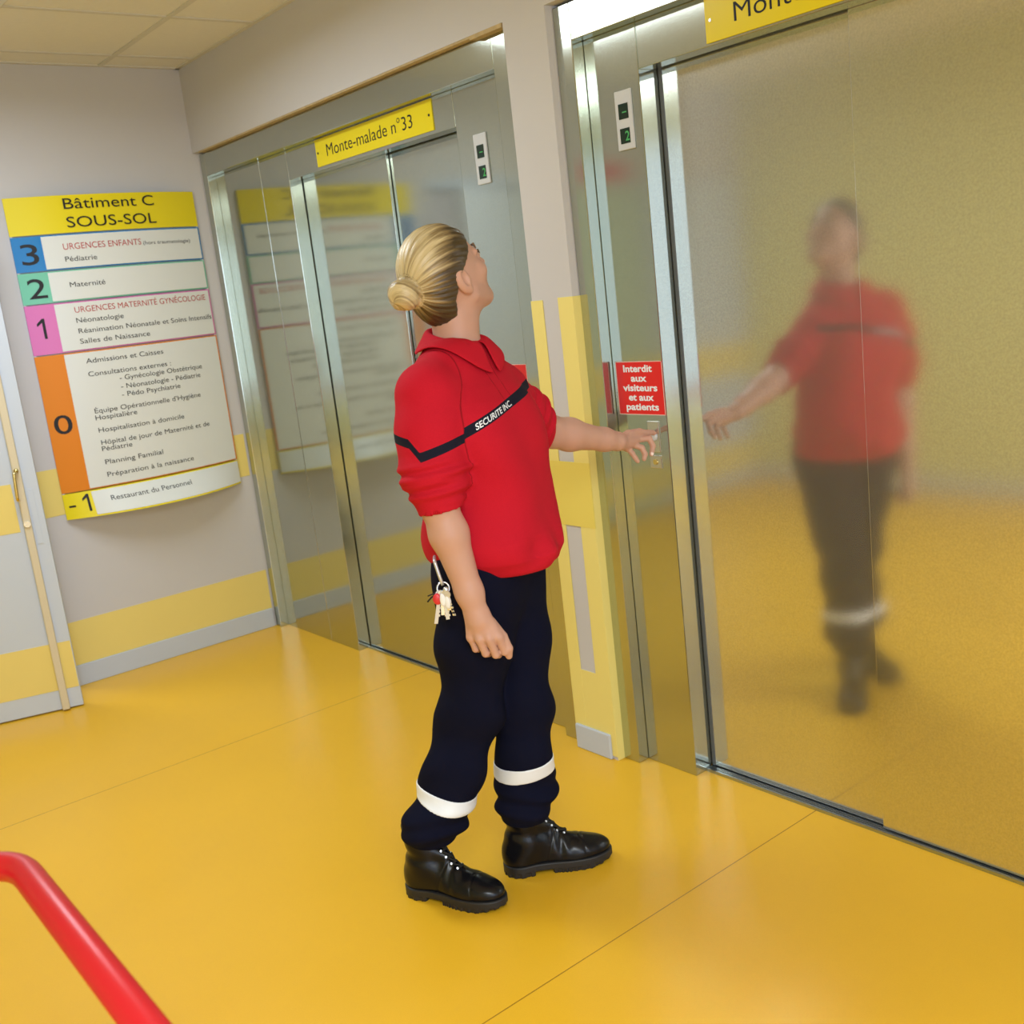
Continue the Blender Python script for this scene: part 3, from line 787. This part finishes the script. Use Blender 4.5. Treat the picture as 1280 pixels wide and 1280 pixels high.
def foot_dir(deg): a = math.radians(deg); return V3(math.cos(a), math.sin(a), 0)
FD_R, FD_L = foot_dir(-67), foot_dir(-33)
LEG_R = limb([R_HIP, J['r_knee'], lerp(J['r_knee'], R_ANK, 0.64), R_ANK+FD_R*0.012+UP*0.08, R_ANK-UP*0.02], [0.07, 0.045, 0.034, 0.031, 0.028]); LEG_L = limb([L_HIP, J['l_knee'], lerp(J['l_knee'], L_ANK, 0.64), L_ANK-FD_L*0.010+UP*0.08, L_ANK-UP*0.02], [0.07, 0.045, 0.034, 0.031, 0.028])
FT_R = limb([R_ANK-UP*0.04, R_ANK-UP*0.055+FD_R*0.13], [0.026, 0.020]); FT_L = limb([L_ANK-UP*0.04, L_ANK-UP*0.055+FD_L*0.13], [0.026, 0.020])
def head_local(p): return (p-HC)@HR
def skull(q): return ell(q, V3(-0.012, 0, 0.035), V3(0.098, 0.0755, 0.092))
def head_sdf(p):
    q = head_local(p)
    d = skull(q)
    d = smin(d, ell(q, V3(0.030, 0, -0.030), V3(0.060, 0.058, 0.080)), 0.03)
    d = smin(d, ell(q, V3(0.068, 0, -0.092), V3(0.020, 0.024, 0.018)), 0.03)
    for s in (-1, 1):
        d = smin(d, cone(q, V3(0.004, s*0.056, -0.052), V3(0.062, s*0.014, -0.092), 0.013, 0.012), 0.02)     # jaw line
        d = smin(d, ell(q, V3(0.058, s*0.040, -0.018), V3(0.022, 0.020, 0.020)), 0.02)                        # cheek
        d = smax(d, -ell(q, V3(0.094, s*0.031, 0.012), V3(0.014, 0.018, 0.011)), 0.012)                       # eye socket
        d = smin(d, ell(q, V3(0.074, s*0.031, 0.010), V3(0.014, 0.016, 0.011)), 0.004)
        d = smin(d, cone(q, V3(0.084, s*0.016, 0.028), V3(0.070, s*0.050, 0.026), 0.007, 0.005), 0.012)       # brow
        # ear: rim, lobe, hollow
        c = V3(-0.018, s*0.073, -0.003)
        e = ell(q, c+V3(-0.004, s*0.004, 0.004), V3(0.019, 0.009, 0.031))
        e = smin(e, ell(q, c+V3(0.004, s*0.001, -0.024), V3(0.009, 0.006, 0.010)), 0.006)
        e = smax(e, -ell(q, c+V3(0.003, s*0.012, 0.004), V3(0.011, 0.010, 0.019)), 0.003)
        e = smin(e, ell(q, c+V3(0.013, s*0.002, -0.004), V3(0.005, 0.005, 0.008)), 0.004)
        d = smin(d, e, 0.006)
    d = smin(d, cone(q, V3(0.086, 0, 0.018), V3(0.110, 0, -0.022), 0.007, 0.0095), 0.010)                     # nose
    for s in (-1, 1): d = smin(d, ell(q, V3(0.098, s*0.011, -0.025), V3(0.009, 0.007, 0.007)), 0.006)
    d = smin(d, ell(q, V3(0.086, 0, -0.051), V3(0.010, 0.021, 0.0055)), 0.006)
    d = smin(d, ell(q, V3(0.084, 0, -0.062), V3(0.010, 0.018, 0.0065)), 0.005)
    return d
hb0, hb1 = HC-0.15, HC+0.15
def skin_sdf(p):
    d = boxed(p, hb0, hb1, head_sdf)
    d = smin(d, NECK(p), 0.035)
    for f in (TRUNK, CLAV): d = smin(d, f(p), 0.03)
    d = smin(d, smin(ARM_R(p), boxed(p, rh_all.min(0)-0.02, rh_all.max(0)+0.02, RHAND), 0.012), 0.02)
    d = smin(d, smin(ARM_L(p), boxed(p, lh_all.min(0)-0.02, lh_all.max(0)+0.02, LHAND), 0.012), 0.02)
    for f in (LEG_R, LEG_L, FT_R, FT_L): d = smin(d, f(p), 0.03)
    return d
v, f = extract(skin_sdf, (1.15, 1.75, 0.0), (2.30, 2.45, 1.75), 0.0023)
person, _, _ = np_mesh('person', v, f, M['skin'], None)
tag(person, 'woman in red sweatshirt and navy trousers pressing the lift button, looking up', 'person')

# ---- sweatshirt
TS = [  # z, shift along facing, half width, half depth
    (0.840, 0.004, 0.146, 0.128), (0.862, 0.006, 0.166, 0.148), (0.90, 0.008, 0.184, 0.166), (0.95, 0.010, 0.182, 0.165), (1.02, 0.010, 0.174, 0.153),
    (1.12, 0.010, 0.166, 0.140), (1.20, 0.008, 0.164, 0.132), (1.26, 0.002, 0.164, 0.122), (1.31, -0.006, 0.154, 0.106), (1.35, -0.014, 0.120, 0.086),
    (1.39, -0.014, 0.076, 0.068), (1.41, -0.012, 0.060, 0.058), (1.46, -0.010, 0.052, 0.052)]
TZ, TF, TA, TB = (np.array(c) for c in zip(*TS))
CH0 = V3(CH[0], CH[1], 0); PEL0 = V3(PEL[0], PEL[1], 0)
HEMC = V3(1.545, 2.083, 0)
def torso_axes(z):
    t = np.clip((z-0.90)/0.40, 0, 1); t = t*t*(3-2*t)
    ang_p = math.atan2(L_PEL[1], L_PEL[0]); ang_c = math.atan2(L_CH[1], L_CH[0])
    a = ang_p+(ang_c-ang_p)*t
    c = HEMC+(CH0-HEMC)*t[:, None]
    u = np.clip((z-1.28)/0.14, 0, 1)[:, None]
    nk = V3(J['neck'][0], J['neck'][1], 0)
    c = c+(nk-CH0)*u
    return c, a
def torso_uv(p):
    c, a = torso_axes(p[:, 2]); q = p-c
    u = q[:, 0]*np.cos(a)+q[:, 1]*np.sin(a); w_ = q[:, 0]*np.sin(a)-q[:, 1]*np.cos(a)   # left, forward
    return u, w_
def folds_torso(p, u, w_):
    z = p[:, 2]
    k = 0.0075*np.sin(9*u+16*(z-1.0)+2*np.sin(7*z+5*w_))*np.clip((1.30-z)/0.25, 0, 1)
    k += 0.0048*np.sin(26*u-22*z+3*np.sin(11*z)+10*w_)*np.clip((1.34-z)/0.2, 0, 1)
    k += 0.0060*np.sin(34*u+14*w_+4*np.sin(9*u))*np.exp(-((z-0.90)/0.045)**2)
    return k
def torso_sdf(p):
    z = p[:, 2]; u, w_ = torso_uv(p)
    w_ = w_-np.interp(z, TZ, TF); a = np.interp(z, TZ, TA); b = np.interp(z, TZ, TB)
    # bust
    e = 2.25
    k = (np.abs(u/a)**e+np.abs(w_/b)**e)**(1/e)
    d = (k-1)*np.minimum(a, b)*0.95
    for s in (-1, 1): d = smin(d, ell(np.stack([u, w_, z], 1), V3(s*0.066, 0.072, 1.195), V3(0.070, 0.046, 0.080)), 0.06)
    d = d+folds_torso(p, u, w_)
    # hem runs lower at the front middle, higher at the sides
    hem = 0.852+0.012*np.abs(u)/0.18
    d = smax(d, hem-z, 0.012); d = np.maximum(d, z-1.415)
    return d
rs, ls = J['r_shoulder'], J['l_shoulder']
rcuff = J['r_cuff']; RSL = [rs-UP*0.005, lerp(rs, re_, 0.35)-L_CH*0.002, lerp(rs, re_, 0.72)-L_CH*0.002, rcuff-nrm(rw-re_)*0.012]
lcuff = J['l_cuff']; LSL = [ls, lerp(ls, lcuff, 0.5), lcuff]
def sleeve(pts, rad, cuff, dirn, amp, s0):
    pts = [np.array(q) for q in pts]; P = np.array(pts); L0 = pts[0]; ax = nrm(pts[-1]-pts[0]); side = nrm(np.cross(ax, V3(0.3, 0.8, 0.1)))
    oth = np.cross(ax, side); ln = np.linalg.norm(pts[-1]-pts[0])
    def f(p):
        d = np.full(len(p), 9.0)
        for i in range(len(pts)-1): d = smin(d, cone(p, pts[i], pts[i+1], rad[i], rad[i+1]), 0.03)
        s = (p-L0)@ax; a = (p-L0)@side; b = (p-L0)@oth
        m = np.clip((s/ln-s0)/0.25, 0, 1)*np.clip((ln*1.0-s)/0.05, 0, 1)
        d = d+amp*m*np.sin(2*math.pi*s/0.040+2.2*np.sin(18*a)+1.4*np.sin(21*b+1))+amp*0.5*m*np.sin(2*math.pi*s/0.023+30*a)
        return smax(d, (p-cuff)@dirn, 0.008)
    return lambda p: boxed(p, P.min(0)-0.11, P.max(0)+0.11, f)
RCD = nrm(nrm(rw-re_)+V3(0, 0, -0.5)); LCD = nrm(lw-le_)
SL_R = sleeve(RSL, [0.071, 0.075, 0.074, 0.053], rcuff, RCD, 0.0055, 0.50)
SL_L = sleeve(LSL, [0.060, 0.062, 0.054], lcuff, LCD, 0.004, 0.2)
YOKE = limb([rs+UP*0.004, lerp(rs, J['neck'], 0.6)-UP*0.018, J['neck']-UP*0.045, lerp(ls, J['neck'], 0.6)-UP*0.018, ls+UP*0.004], [0.062, 0.056, 0.056, 0.054, 0.053], 0.03)
HOLE_R = limb([lerp(re_, rw, -0.1), lerp(re_, rw, 0.3)], [0.049, 0.047]); HOLE_L = limb([lerp(le_, lw, -0.1), lerp(le_, lw, 0.3)], [0.0475, 0.046])
def shirt_core(p):
    d = smin(torso_sdf(p), YOKE(p), 0.05)
    d = np.maximum(d, p[:, 2]-1.415)
    d = smin(d, SL_R(p), 0.022); d = smin(d, SL_L(p), 0.03)
    # open cuffs
    d = smax(d, -np.maximum(HOLE_R(p), -((p-rcuff)@RCD+0.014)), 0.003)
    d = smax(d, -np.maximum(HOLE_L(p), -((p-lcuff)@LCD+0.014)), 0.003)
    return d
def is_sleeve(p): return SL_R(p)-torso_sdf(p)
n_v = V3(0.578, 0.816, 0); r_v = V3(0.816, -0.578, 0)
def stripe_attr(p):
    u, w_ = torso_uv(p)
    c0, c1 = J['ch0'], J['ch1']
    sl = (c1[2]-c0[2])/((c1-c0)@r_v)
    zt = c0[2]+sl*np.clip((p-c0)@r_v, -0.3, 0.3)
    d_t = np.abs(p[:, 2]-zt)-0.0125
    d_t = np.where(w_ > -0.02, d_t, 0.02)
    st = [J['st0'], J['st1'], J['st2'], J['st3']]; rr = np.array([q@r_v for q in st]); zz = np.array([q[2] for q in st])
    z_s = np.interp(p@r_v, rr, zz); d_s = (np.abs(p[:, 2]-z_s)-0.0105)
    m = is_sleeve(p)
    lsl = SL_L(p)-torso_sdf(p)
    return np.where(m < 0.0, d_s, np.where(lsl < -0.02, 0.02, d_t))
def seam_attr(p):
    a = np.abs(is_sleeve(p))*0.7
    u, w_ = torso_uv(p)
    a = np.where(p[:, 2] < 1.06, 0.02, a)
    # placket
    pl = np.where((w_ > 0.03) & (p[:, 2] > 1.27), np.minimum(np.abs(u-0.016), np.abs(u+0.016)), 0.02)
    # hem rib and cuff rib stitch lines
    hz = np.abs(p[:, 2]-0.900-0.012*np.abs(u)/0.18)*0 + 0.02
    return np.minimum(np.minimum(a, pl), hz)
v, f = extract(shirt_core, (1.15, 1.75, 0.80), (2.0, 2.40, 1.47), 0.0032)
shirt, sv, sf = np_mesh('sweatshirt', v, f, M['shirt'], person, {'stripe': stripe_attr, 'seam': seam_attr}, smooth_iter=1)
BV = BVHTree.FromPolygons([Vector(q) for q in sv], [tuple(q) for q in sf])
# chest lettering, laid on the cloth
def chest_text():
    v, f = text_geo('SECURITE INC.', 0.0150, 0.128, 0.02)
    c0, c1 = J['ch0'], J['ch1']; sl = (c1[2]-c0[2])/((c1-c0)@r_v)
    out = []
    fwd = nrm(F_CH*0.75-n_v*0.6)
    lx = nrm(np.cross(UP, fwd))            # her left as seen along the chest
    x0 = J['tx0']-lx*0.030
    # walk along the stripe on the cloth surface
    for x, y in v:
        base = x0+lx*x
        z = c0[2]+sl*((base-c0)@r_v)-0.0075+y
        q = Vector((base[0], base[1], z))
        hit = BV.ray_cast(q+Vector(fwd)*0.4, -Vector(fwd))
        if hit[0] is None: out.append(tuple(q)); continue
        p3 = hit[0]
        z2 = c0[2]+sl*((np.array(p3)-c0)@r_v)-0.0075+y
        hit2 = BV.ray_cast(Vector((q.x, q.y, z2))+Vector(fwd)*0.4, -Vector(fwd))
        p3 = hit2[0] if hit2[0] is not None else p3
        out.append(tuple(p3+Vector(fwd)*0.0022))
    mesh_obj('chest_lettering', out, f, M['ink_white'], shirt)
chest_text()
def collar():
    n = 72; m = 9
    c = J['neck']; F = F_CH; Lq = L_CH
    V = []
    for i in range(n+1):
        th = math.radians(7)+(2*math.pi-math.radians(14))*i/n      # 0 = front
        fr = math.cos(th); front = max(0, fr)**6
        for j in range(m):
            t = j/(m-1)
            if t < 0.25:      # inner stand rising to the fold
                k = t/0.25; rad = 0.053+0.004*k; z = 0.000+0.024*k
            else:             # leaf falling over the shoulders
                k = (t-0.25)/0.75; rad = 0.057+(0.036+0.012*max(0, fr))*k; z = 0.024+0.006*math.sin(math.pi*min(1, k*3))-(0.048+0.010*max(0, fr))*k-0.022*front*k
            z += -0.020*fr-0.004
            V.append(c-F*0.006+(F*math.cos(th)*1.04+Lq*math.sin(th))*rad+UP*z)
    V = np.array(V); tt = np.tile(np.arange(m)/(m-1), n+1)
    for _ in range(8):        # drape the leaf on the shirt
        d = shirt_core(V); e = 0.002
        gr = np.stack([(shirt_core(V+np.eye(3)[k]*e)-shirt_core(V-np.eye(3)[k]*e))/(2*e) for k in range(3)], 1)
        gr /= np.maximum(np.linalg.norm(gr, axis=1), 1e-6)[:, None]
        tgt = np.where(tt < 0.3, -1.0, 0.0065+0.004*(1-tt))
        push = np.clip(tgt-d, 0, 0.01); V = V+gr*push[:, None]
        pull = np.where(tt > 0.85, np.clip(d-0.012, 0, 0.01), 0); V = V-gr*pull[:, None]
    faces = []
    for i in range(n):
        for j in range(m-1):
            a = i*m+j; faces.append((a, a+1, a+m+1, a+m))
    o = mesh_obj('collar', V, faces, M['collar'], shirt, smooth=True)
    s = o.modifiers.new('thick', 'SOLIDIFY'); s.thickness = 0.005; s.offset = 1
    sb = o.modifiers.new('sub', 'SUBSURF'); sb.levels = 1; sb.render_levels = 1
collar()

# ---- trousers
def leg_sdf(hip, knee, ank, bow):
    lo_ = lerp(knee, ank, 0.62); cu = V3(ank[0], ank[1], 0.205)+bow; bt = V3(ank[0], ank[1], 0.165)+bow
    pts = [hip, lerp(hip, knee, 0.5), knee, lo_, cu, bt]; rad = [0.098, 0.092, 0.078, 0.075, 0.064, 0.052]
    P = np.array(pts); ax = nrm(ank-knee)
    def f(p):
        d = np.full(len(p), 9.0)
        for i in range(len(pts)-1): d = smin(d, cone(p, pts[i], pts[i+1], rad[i], rad[i+1]), 0.03)
        z = p[:, 2]; q = p-knee; a = q@r_v; b = q@n_v
        m1 = np.exp(-((z-0.215)/0.05)**2)
        d = d+m1*(0.0065*np.sin(2*math.pi*z/0.062+2.0*np.sin(15*a)+9*b))
        d = d+0.0060*np.sin(2*math.pi*z/0.17+9*a+3*np.sin(8*b))*np.clip((0.75-z)/0.3, 0, 1)
        d = d+0.0050*np.sin(28*a-20*z+2*np.sin(13*z))*np.clip((0.8-z)/0.3, 0, 1)
        return smax(d, 0.148-z, 0.012)
    return lambda p: boxed(p, P.min(0)-0.11, P.max(0)+0.11, f)
TL_R = leg_sdf(R_HIP, J['r_knee'], R_ANK, FD_R*0.014); TL_L = leg_sdf(L_HIP, J['l_knee'], L_ANK, -FD_L*0.012)
def pelvis_sdf(p):
    q = p-PEL; u = q@L_PEL; w_ = q@F_PEL; z = q[:, 2]
    d = ell(np.stack([u, w_+0.008, z], 1), V3(0, 0, -0.03), V3(0.172, 0.118, 0.20))
    d = smin(d, ell(np.stack([u, w_, z], 1), V3(0, -0.04, -0.06), V3(0.145, 0.095, 0.11)), 0.05)
    return smax(d, z-0.10, 0.01)
def trouser_sdf(p):
    return smin(pelvis_sdf(p), smin(TL_R(p), TL_L(p), 0.012), 0.04)
v, f = extract(trouser_sdf, (1.15, 1.85, 0.12), (1.85, 2.40, 1.03), 0.0036)
trousers, _, _ = np_mesh('trousers', v, f, M['trouser'], person)
for nm, lg, tilt in (('r_band', TL_R, -0.34), ('l_band', TL_L, 0.06)):
    c = J[nm]
    def band_sdf(p, lg=lg, c=c, tilt=tilt):
        zz = p[:, 2]-c[2]-tilt*((p-c)@r_v)
        return smax(lg(p)-0.0022, np.abs(zz)-0.0205, 0.003)
    v, f = extract(band_sdf, c-V3(0.14, 0.14, 0.06), c+V3(0.14, 0.14, 0.06), 0.0028)
    np_mesh('reflective_band', v, f, M['tape'], trousers, smooth_iter=1)

# ---- boots
def boot(name, ank, fd, label):
    X = fd; Y = V3(-fd[1], fd[0], 0); O = V3(ank[0], ank[1], 0); RM = np.stack([X, Y, UP], 1)
    loc = lambda p: (p-O)@RM
    W = lambda x, y, z: O+X*x+Y*y+UP*z
    def upper(p):
        q = loc(p)
        d = cone(q, V3(-0.012, 0, 0.085), V3(-0.020, 0, 0.205), 0.045, 0.049)
        d = smin(d, cone(q, V3(-0.030, 0, 0.040), V3(0.12, 0, 0.036), 0.035, 0.036), 0.02)
        d = smin(d, ell(q, V3(-0.035, 0, 0.055), V3(0.046, 0.040, 0.060)), 0.03)
        d = smin(d, cone(q, V3(0.000, 0, 0.082), V3(0.105, 0, 0.045), 0.040, 0.030), 0.03)
        d = smin(d, ell(q, V3(0.128, 0.0, 0.040), V3(0.083, 0.048, 0.033)), 0.022)
        d = smin(d, cone(q, V3(0.024, 0, 0.130), V3(0.090, 0, 0.066), 0.018, 0.018), 0.02)              # tongue ridge
        # creases over the vamp and a rolled ankle collar
        d = d+0.0018*np.sin(q[:, 0]*190)*np.exp(-((q[:, 0]-0.075)/0.025)**2)*np.clip((q[:, 2]-0.03)/0.03, 0, 1)
        d = d+0.0022*np.sin(q[:, 2]*120+q[:, 0]*30)*np.exp(-((q[:, 2]-0.125)/0.03)**2)
        # quarter seam
        sm = np.abs((q[:, 0]-0.045)-0.35*(q[:, 2]-0.06)); d = d+0.0018*np.exp(-(sm/0.003)**2)
        sm = np.abs((q[:, 0]-0.140)+0.30*(q[:, 2]-0.05)); d = d+0.0016*np.exp(-(sm/0.003)**2)*(q[:, 2] > 0.03)
        d = np.maximum(d, 0.024-q[:, 2]); d = smax(d, q[:, 2]-0.205, 0.008)
        return d
    def outline(q):
        qa = q[:, :2]
        d = np.linalg.norm(qa-np.array([-0.036, 0]), axis=1)-0.044
        a = cone(np.c_[qa, np.zeros(len(qa))], V3(-0.03, 0, 0), V3(0.09, 0, 0), 0.041, 0.046)
        b = np.linalg.norm((qa-np.array([0.130, 0]))/np.array([1.62, 1.0]), axis=1)-0.0525
        return smin(smin(d, a, 0.02), b, 0.02)
    def sole(p):
        q = loc(p); o = outline(q); z = q[:, 2]
        s = np.sin(np.arctan2(q[:, 1], q[:, 0]-0.05)*46)
        lug = np.where(z < 0.012, 0.0028*(s > 0), 0.0)
        d = np.maximum(np.maximum(o+lug, z-0.031), -z)
        notch = np.maximum(np.abs(q[:, 0]-0.024)-0.024, z-0.011)
        toe = 0.010*np.clip((q[:, 0]-0.15)/0.06, 0, 1)
        d = np.maximum(d, toe-z)
        return np.maximum(d, -notch)
    bx0, bx1 = O+V3(-0.26, -0.26, -0.01), O+V3(0.26, 0.26, 0.23)
    v, f = extract(upper, bx0, bx1, 0.0026)
    b, bv, bf = np_mesh(name, v, f, M['boot'], person); b['label'] = label
    v, f = extract(sole, bx0, bx1, 0.0026); np_mesh('sole', v, f, M['sole'], b)
    tree = BVHTree.FromPolygons([Vector(q) for q in bv], [tuple(q) for q in bf])
    g = Geo(); eg = Geo()
    def surf(x, y, z, push):
        o = Vector(W(x+0.10, y*3.0, z+0.14)); t = Vector(W(x, y*0.3, z)); h = tree.ray_cast(o, (t-o).normalized())
        return (h[0]+h[1]*push) if h[0] else t
    st = [(0.092, 0.082), (0.076, 0.094), (0.060, 0.107), (0.047, 0.122), (0.038, 0.140), (0.034, 0.160), (0.032, 0.180)]
    for k, (x, z) in enumerate(st):
        for s in (-1, 1):
            e = surf(x-0.012, s*0.020, z, 0.001)
            nn = Vector(X*0.6+UP*0.6+Y*s*0.8).normalized()
            eg.tube([e-nn*0.001, e+nn*0.0018], 0.0030, 10)
            if k < len(st)-1:
                x2, z2 = st[k+1]
                a = surf(x-0.010, s*0.018, z, 0.002); m_ = surf((x+x2)/2+0.006, 0.0, (z+z2)/2, 0.005); c = surf(x2-0.010, -s*0.018, z2, 0.002)
                g.tube([a, (a*0.5+m_*0.5)+nn*0.002, m_, (c*0.5+m_*0.5), c], 0.0026, 8)
    g.obj('laces', M['lace'], b, smooth=True); eg.obj('eyelets', M['key_metal'], b)
boot('boot', R_ANK, FD_R, 'black leather boot nearer the viewer'); boot('boot', L_ANK, FD_L, 'black leather boot nearer the lift')

# ---- hair
BUN = V3(-0.136, 0.0, 0.038)
def hair_mask(q):
    zx = np.array([-0.13, -0.085, -0.03, 0.015, 0.045, 0.080, 0.14]); xx = np.array([-0.062, -0.060, -0.056, -0.016, 0.040, 0.078, 0.092])
    return q[:, 0]-np.interp(q[:, 2], zx, xx)
def strand_attr(p):
    q = head_local(p); r = q-BUN
    bun = np.linalg.norm(r, axis=1)
    a = np.arctan2(r[:, 1], r[:, 2]+0.3*r[:, 0])
    tw = np.arctan2(r[:, 1], r[:, 2])*0.7+r[:, 0]*40
    return np.where(bun < 0.046, tw+9, a*2.2)
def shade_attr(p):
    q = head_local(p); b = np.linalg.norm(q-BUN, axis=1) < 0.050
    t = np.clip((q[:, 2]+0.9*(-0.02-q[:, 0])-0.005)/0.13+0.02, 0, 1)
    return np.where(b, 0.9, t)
def hair_sdf(p):
    q = head_local(p)
    d = ell(q, V3(-0.014, 0, 0.036), V3(0.106, 0.083, 0.100))
    d = smin(d, ell(q, V3(-0.055, 0, -0.030), V3(0.056, 0.060, 0.062)), 0.04)          # nape
    a = np.arctan2(q[:, 1], (q-BUN)[:, 2]+0.3*(q-BUN)[:, 0])
    d = d+0.0007*np.sin(a*38+3*np.sin(q[:, 0]*30))+0.0004*np.sin(a*83)
    d = smax(d, hair_mask(q), 0.008)
    # knot
    r = q-BUN; th = np.arctan2(r[:, 1], r[:, 2])
    k = ell(q, BUN, V3(0.033, 0.040, 0.038))+0.0014*np.sin(th*3+r[:, 0]*90)+0.0004*np.sin(th*17+r[:, 0]*160)
    return smin(d, k, 0.010)
v, f = extract(hair_sdf, HC-0.21, HC+0.21, 0.0021)
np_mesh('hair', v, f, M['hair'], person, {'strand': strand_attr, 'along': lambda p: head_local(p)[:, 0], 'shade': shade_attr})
for s in (-1, 1):
    def eye(p, s=s): return ell(head_local(p), V3(0.081, s*0.031, 0.010), V3(0.0105, 0.0115, 0.0055))
    v, f = extract(eye, hp(0.081, s*0.031, 0.010)-0.02, hp(0.081, s*0.031, 0.010)+0.02, 0.0016)
    eo, _, _ = np_mesh('eye', v, f, M['eye'], person)
    def iris(p, s=s): return ell(head_local(p), V3(0.0905, s*0.031, 0.010), V3(0.0026, 0.0050, 0.0050))
    v, f = extract(iris, hp(0.09, s*0.031, 0.010)-0.01, hp(0.09, s*0.031, 0.010)+0.01, 0.001)
    np_mesh('iris', v, f, M['ink'], eo)
    g = Geo(); g.tube([hp(0.092, s*0.014, 0.031), hp(0.090, s*0.030, 0.036), hp(0.076, s*0.050, 0.031)], [0.003, 0.0032, 0.0015], 8)
    g.obj('eyebrow', M['brow'], person, smooth=True)
    g = Geo(); g.tube([hp(0.091, s*0.020, 0.014), hp(0.093, s*0.032, 0.018), hp(0.083, s*0.046, 0.014)], [0.0012, 0.0022, 0.001], 8)
    g.obj('eyelashes', M['brow'], person, smooth=True)
# fingernail on the middle finger of the pointing hand
a, b = J['lm2'], J['lm3']; ax = nrm(b-a); out = nrm(-n_v*0.8+UP*0.35+r_v*0.3); out = nrm(out-ax*(out@ax)); sd = np.cross(ax, out)
NR = np.stack([ax, sd, out], 1); nc = b-ax*0.001+out*0.0048
def nail(p): return ell(p, nc, V3(0.0068, 0.0050, 0.0022), NR)
v, f = extract(nail, nc-0.015, nc+0.015, 0.0009); np_mesh('fingernail', v, f, M['nail'], person)

# ---- key bunch clipped at the hip
def keys():
    top = J['key_top']; r = empty('key_bunch', top, 'bunch of keys with red and white fobs hanging at the woman\'s hip', 'keys')
    P = lambda a, b, z: top+r_v*a+n_v*b+UP*z
    g = Geo(); g.tube(arc_path([P(-0.008, 0.045, 0.028), P(-0.008, 0.0, 0.028), P(0.0, -0.004, -0.012), P(0.004, -0.002, -0.030)], 0.01), 0.004, 10)
    g.obj('strap', M['key_metal'], r, smooth=True)
    g = Geo(); ring = [P(0.014*math.sin(t)+0.004, -0.004+0.004*math.cos(t), -0.038+0.014*math.cos(t)) for t in np.linspace(0, 2*math.pi, 25)]
    g.tube(ring, 0.0022, 8, cap=False); g.obj('ring', M['chrome'], r, smooth=True)
    rng = [(-0.030, -0.066, 0.10), (-0.010, -0.080, 0.07), (0.004, -0.078, 0.085), (0.016, -0.060, 0.055), (0.022, -0.05, 0.04)]
    for i, (dx, tilt, ln) in enumerate(rng):
        o = P(0.003+dx*0.3, -0.006-0.003*i, -0.050); d = nrm(-UP+r_v*dx*9*0.9); sd_ = nrm(np.cross(d, n_v)); no = nrm(n_v+0.3*sd_*(i-2)*0.4)
        sd_ = nrm(np.cross(d, no))
        q = Geo(); n_ = 14
        q.tube([o-no*0.001, o+no*0.001], 0.010, 18)
        q.frame_box(o, sd_, d, no, -0.0042, 0.0042, 0.008, ln*0.72, -0.0011, 0.0011)
        for t in range(4): q.frame_box(o, sd_, d, no, 0.0040, 0.0058+0.0012*(t % 2), 0.022+0.009*t, 0.027+0.009*t, -0.0011, 0.0011)
        q.obj('key', M['key_metal'] if i % 2 == 0 else M['chrome'], r)
    def fob(c, rad, m, nm):
        Rm = np.stack([r_v, n_v, UP], 1)
        v, f = extract(lambda p: ell(p, c, V3(*rad), Rm), c-0.03, c+0.03, 0.0016); np_mesh(nm, v, f, m, None)
        o = bpy.data.objects[-1] if False else None
    for c, rad, m, nm in ((P(-0.012, -0.010, -0.060), (0.011, 0.006, 0.014), M['fob'], 'key_fob'),
                          (P(0.000, -0.016, -0.062), (0.007, 0.004, 0.016), M['white_fob'], 'key_fob'),
                          (P(0.011, -0.016, -0.068), (0.008, 0.005, 0.017), M['white_fob'], 'key_fob'),
                          (P(0.010, -0.014, -0.040), (0.007, 0.005, 0.008), M['chrome'], 'key_clip')):
        Rm = np.stack([r_v, n_v, UP], 1)
        v, f = extract(lambda p: ell(p, c, V3(*rad), Rm), c-0.03, c+0.03, 0.0014)
        o, _, _ = np_mesh(nm, v, f, m, r); o.matrix_parent_inverse = Matrix.Translation(-Vector(top))
    g = Geo(); g.tube([P(-0.012, -0.004, -0.050), P(-0.026, -0.004, -0.056), P(-0.036, -0.003, -0.066)], 0.002, 8)
    g.tube([P(-0.012, -0.004, -0.046), P(-0.028, -0.004, -0.050), P(-0.034, -0.003, -0.052)], 0.0016, 8); g.obj('cord', M['lace'], r, smooth=True)
keys()
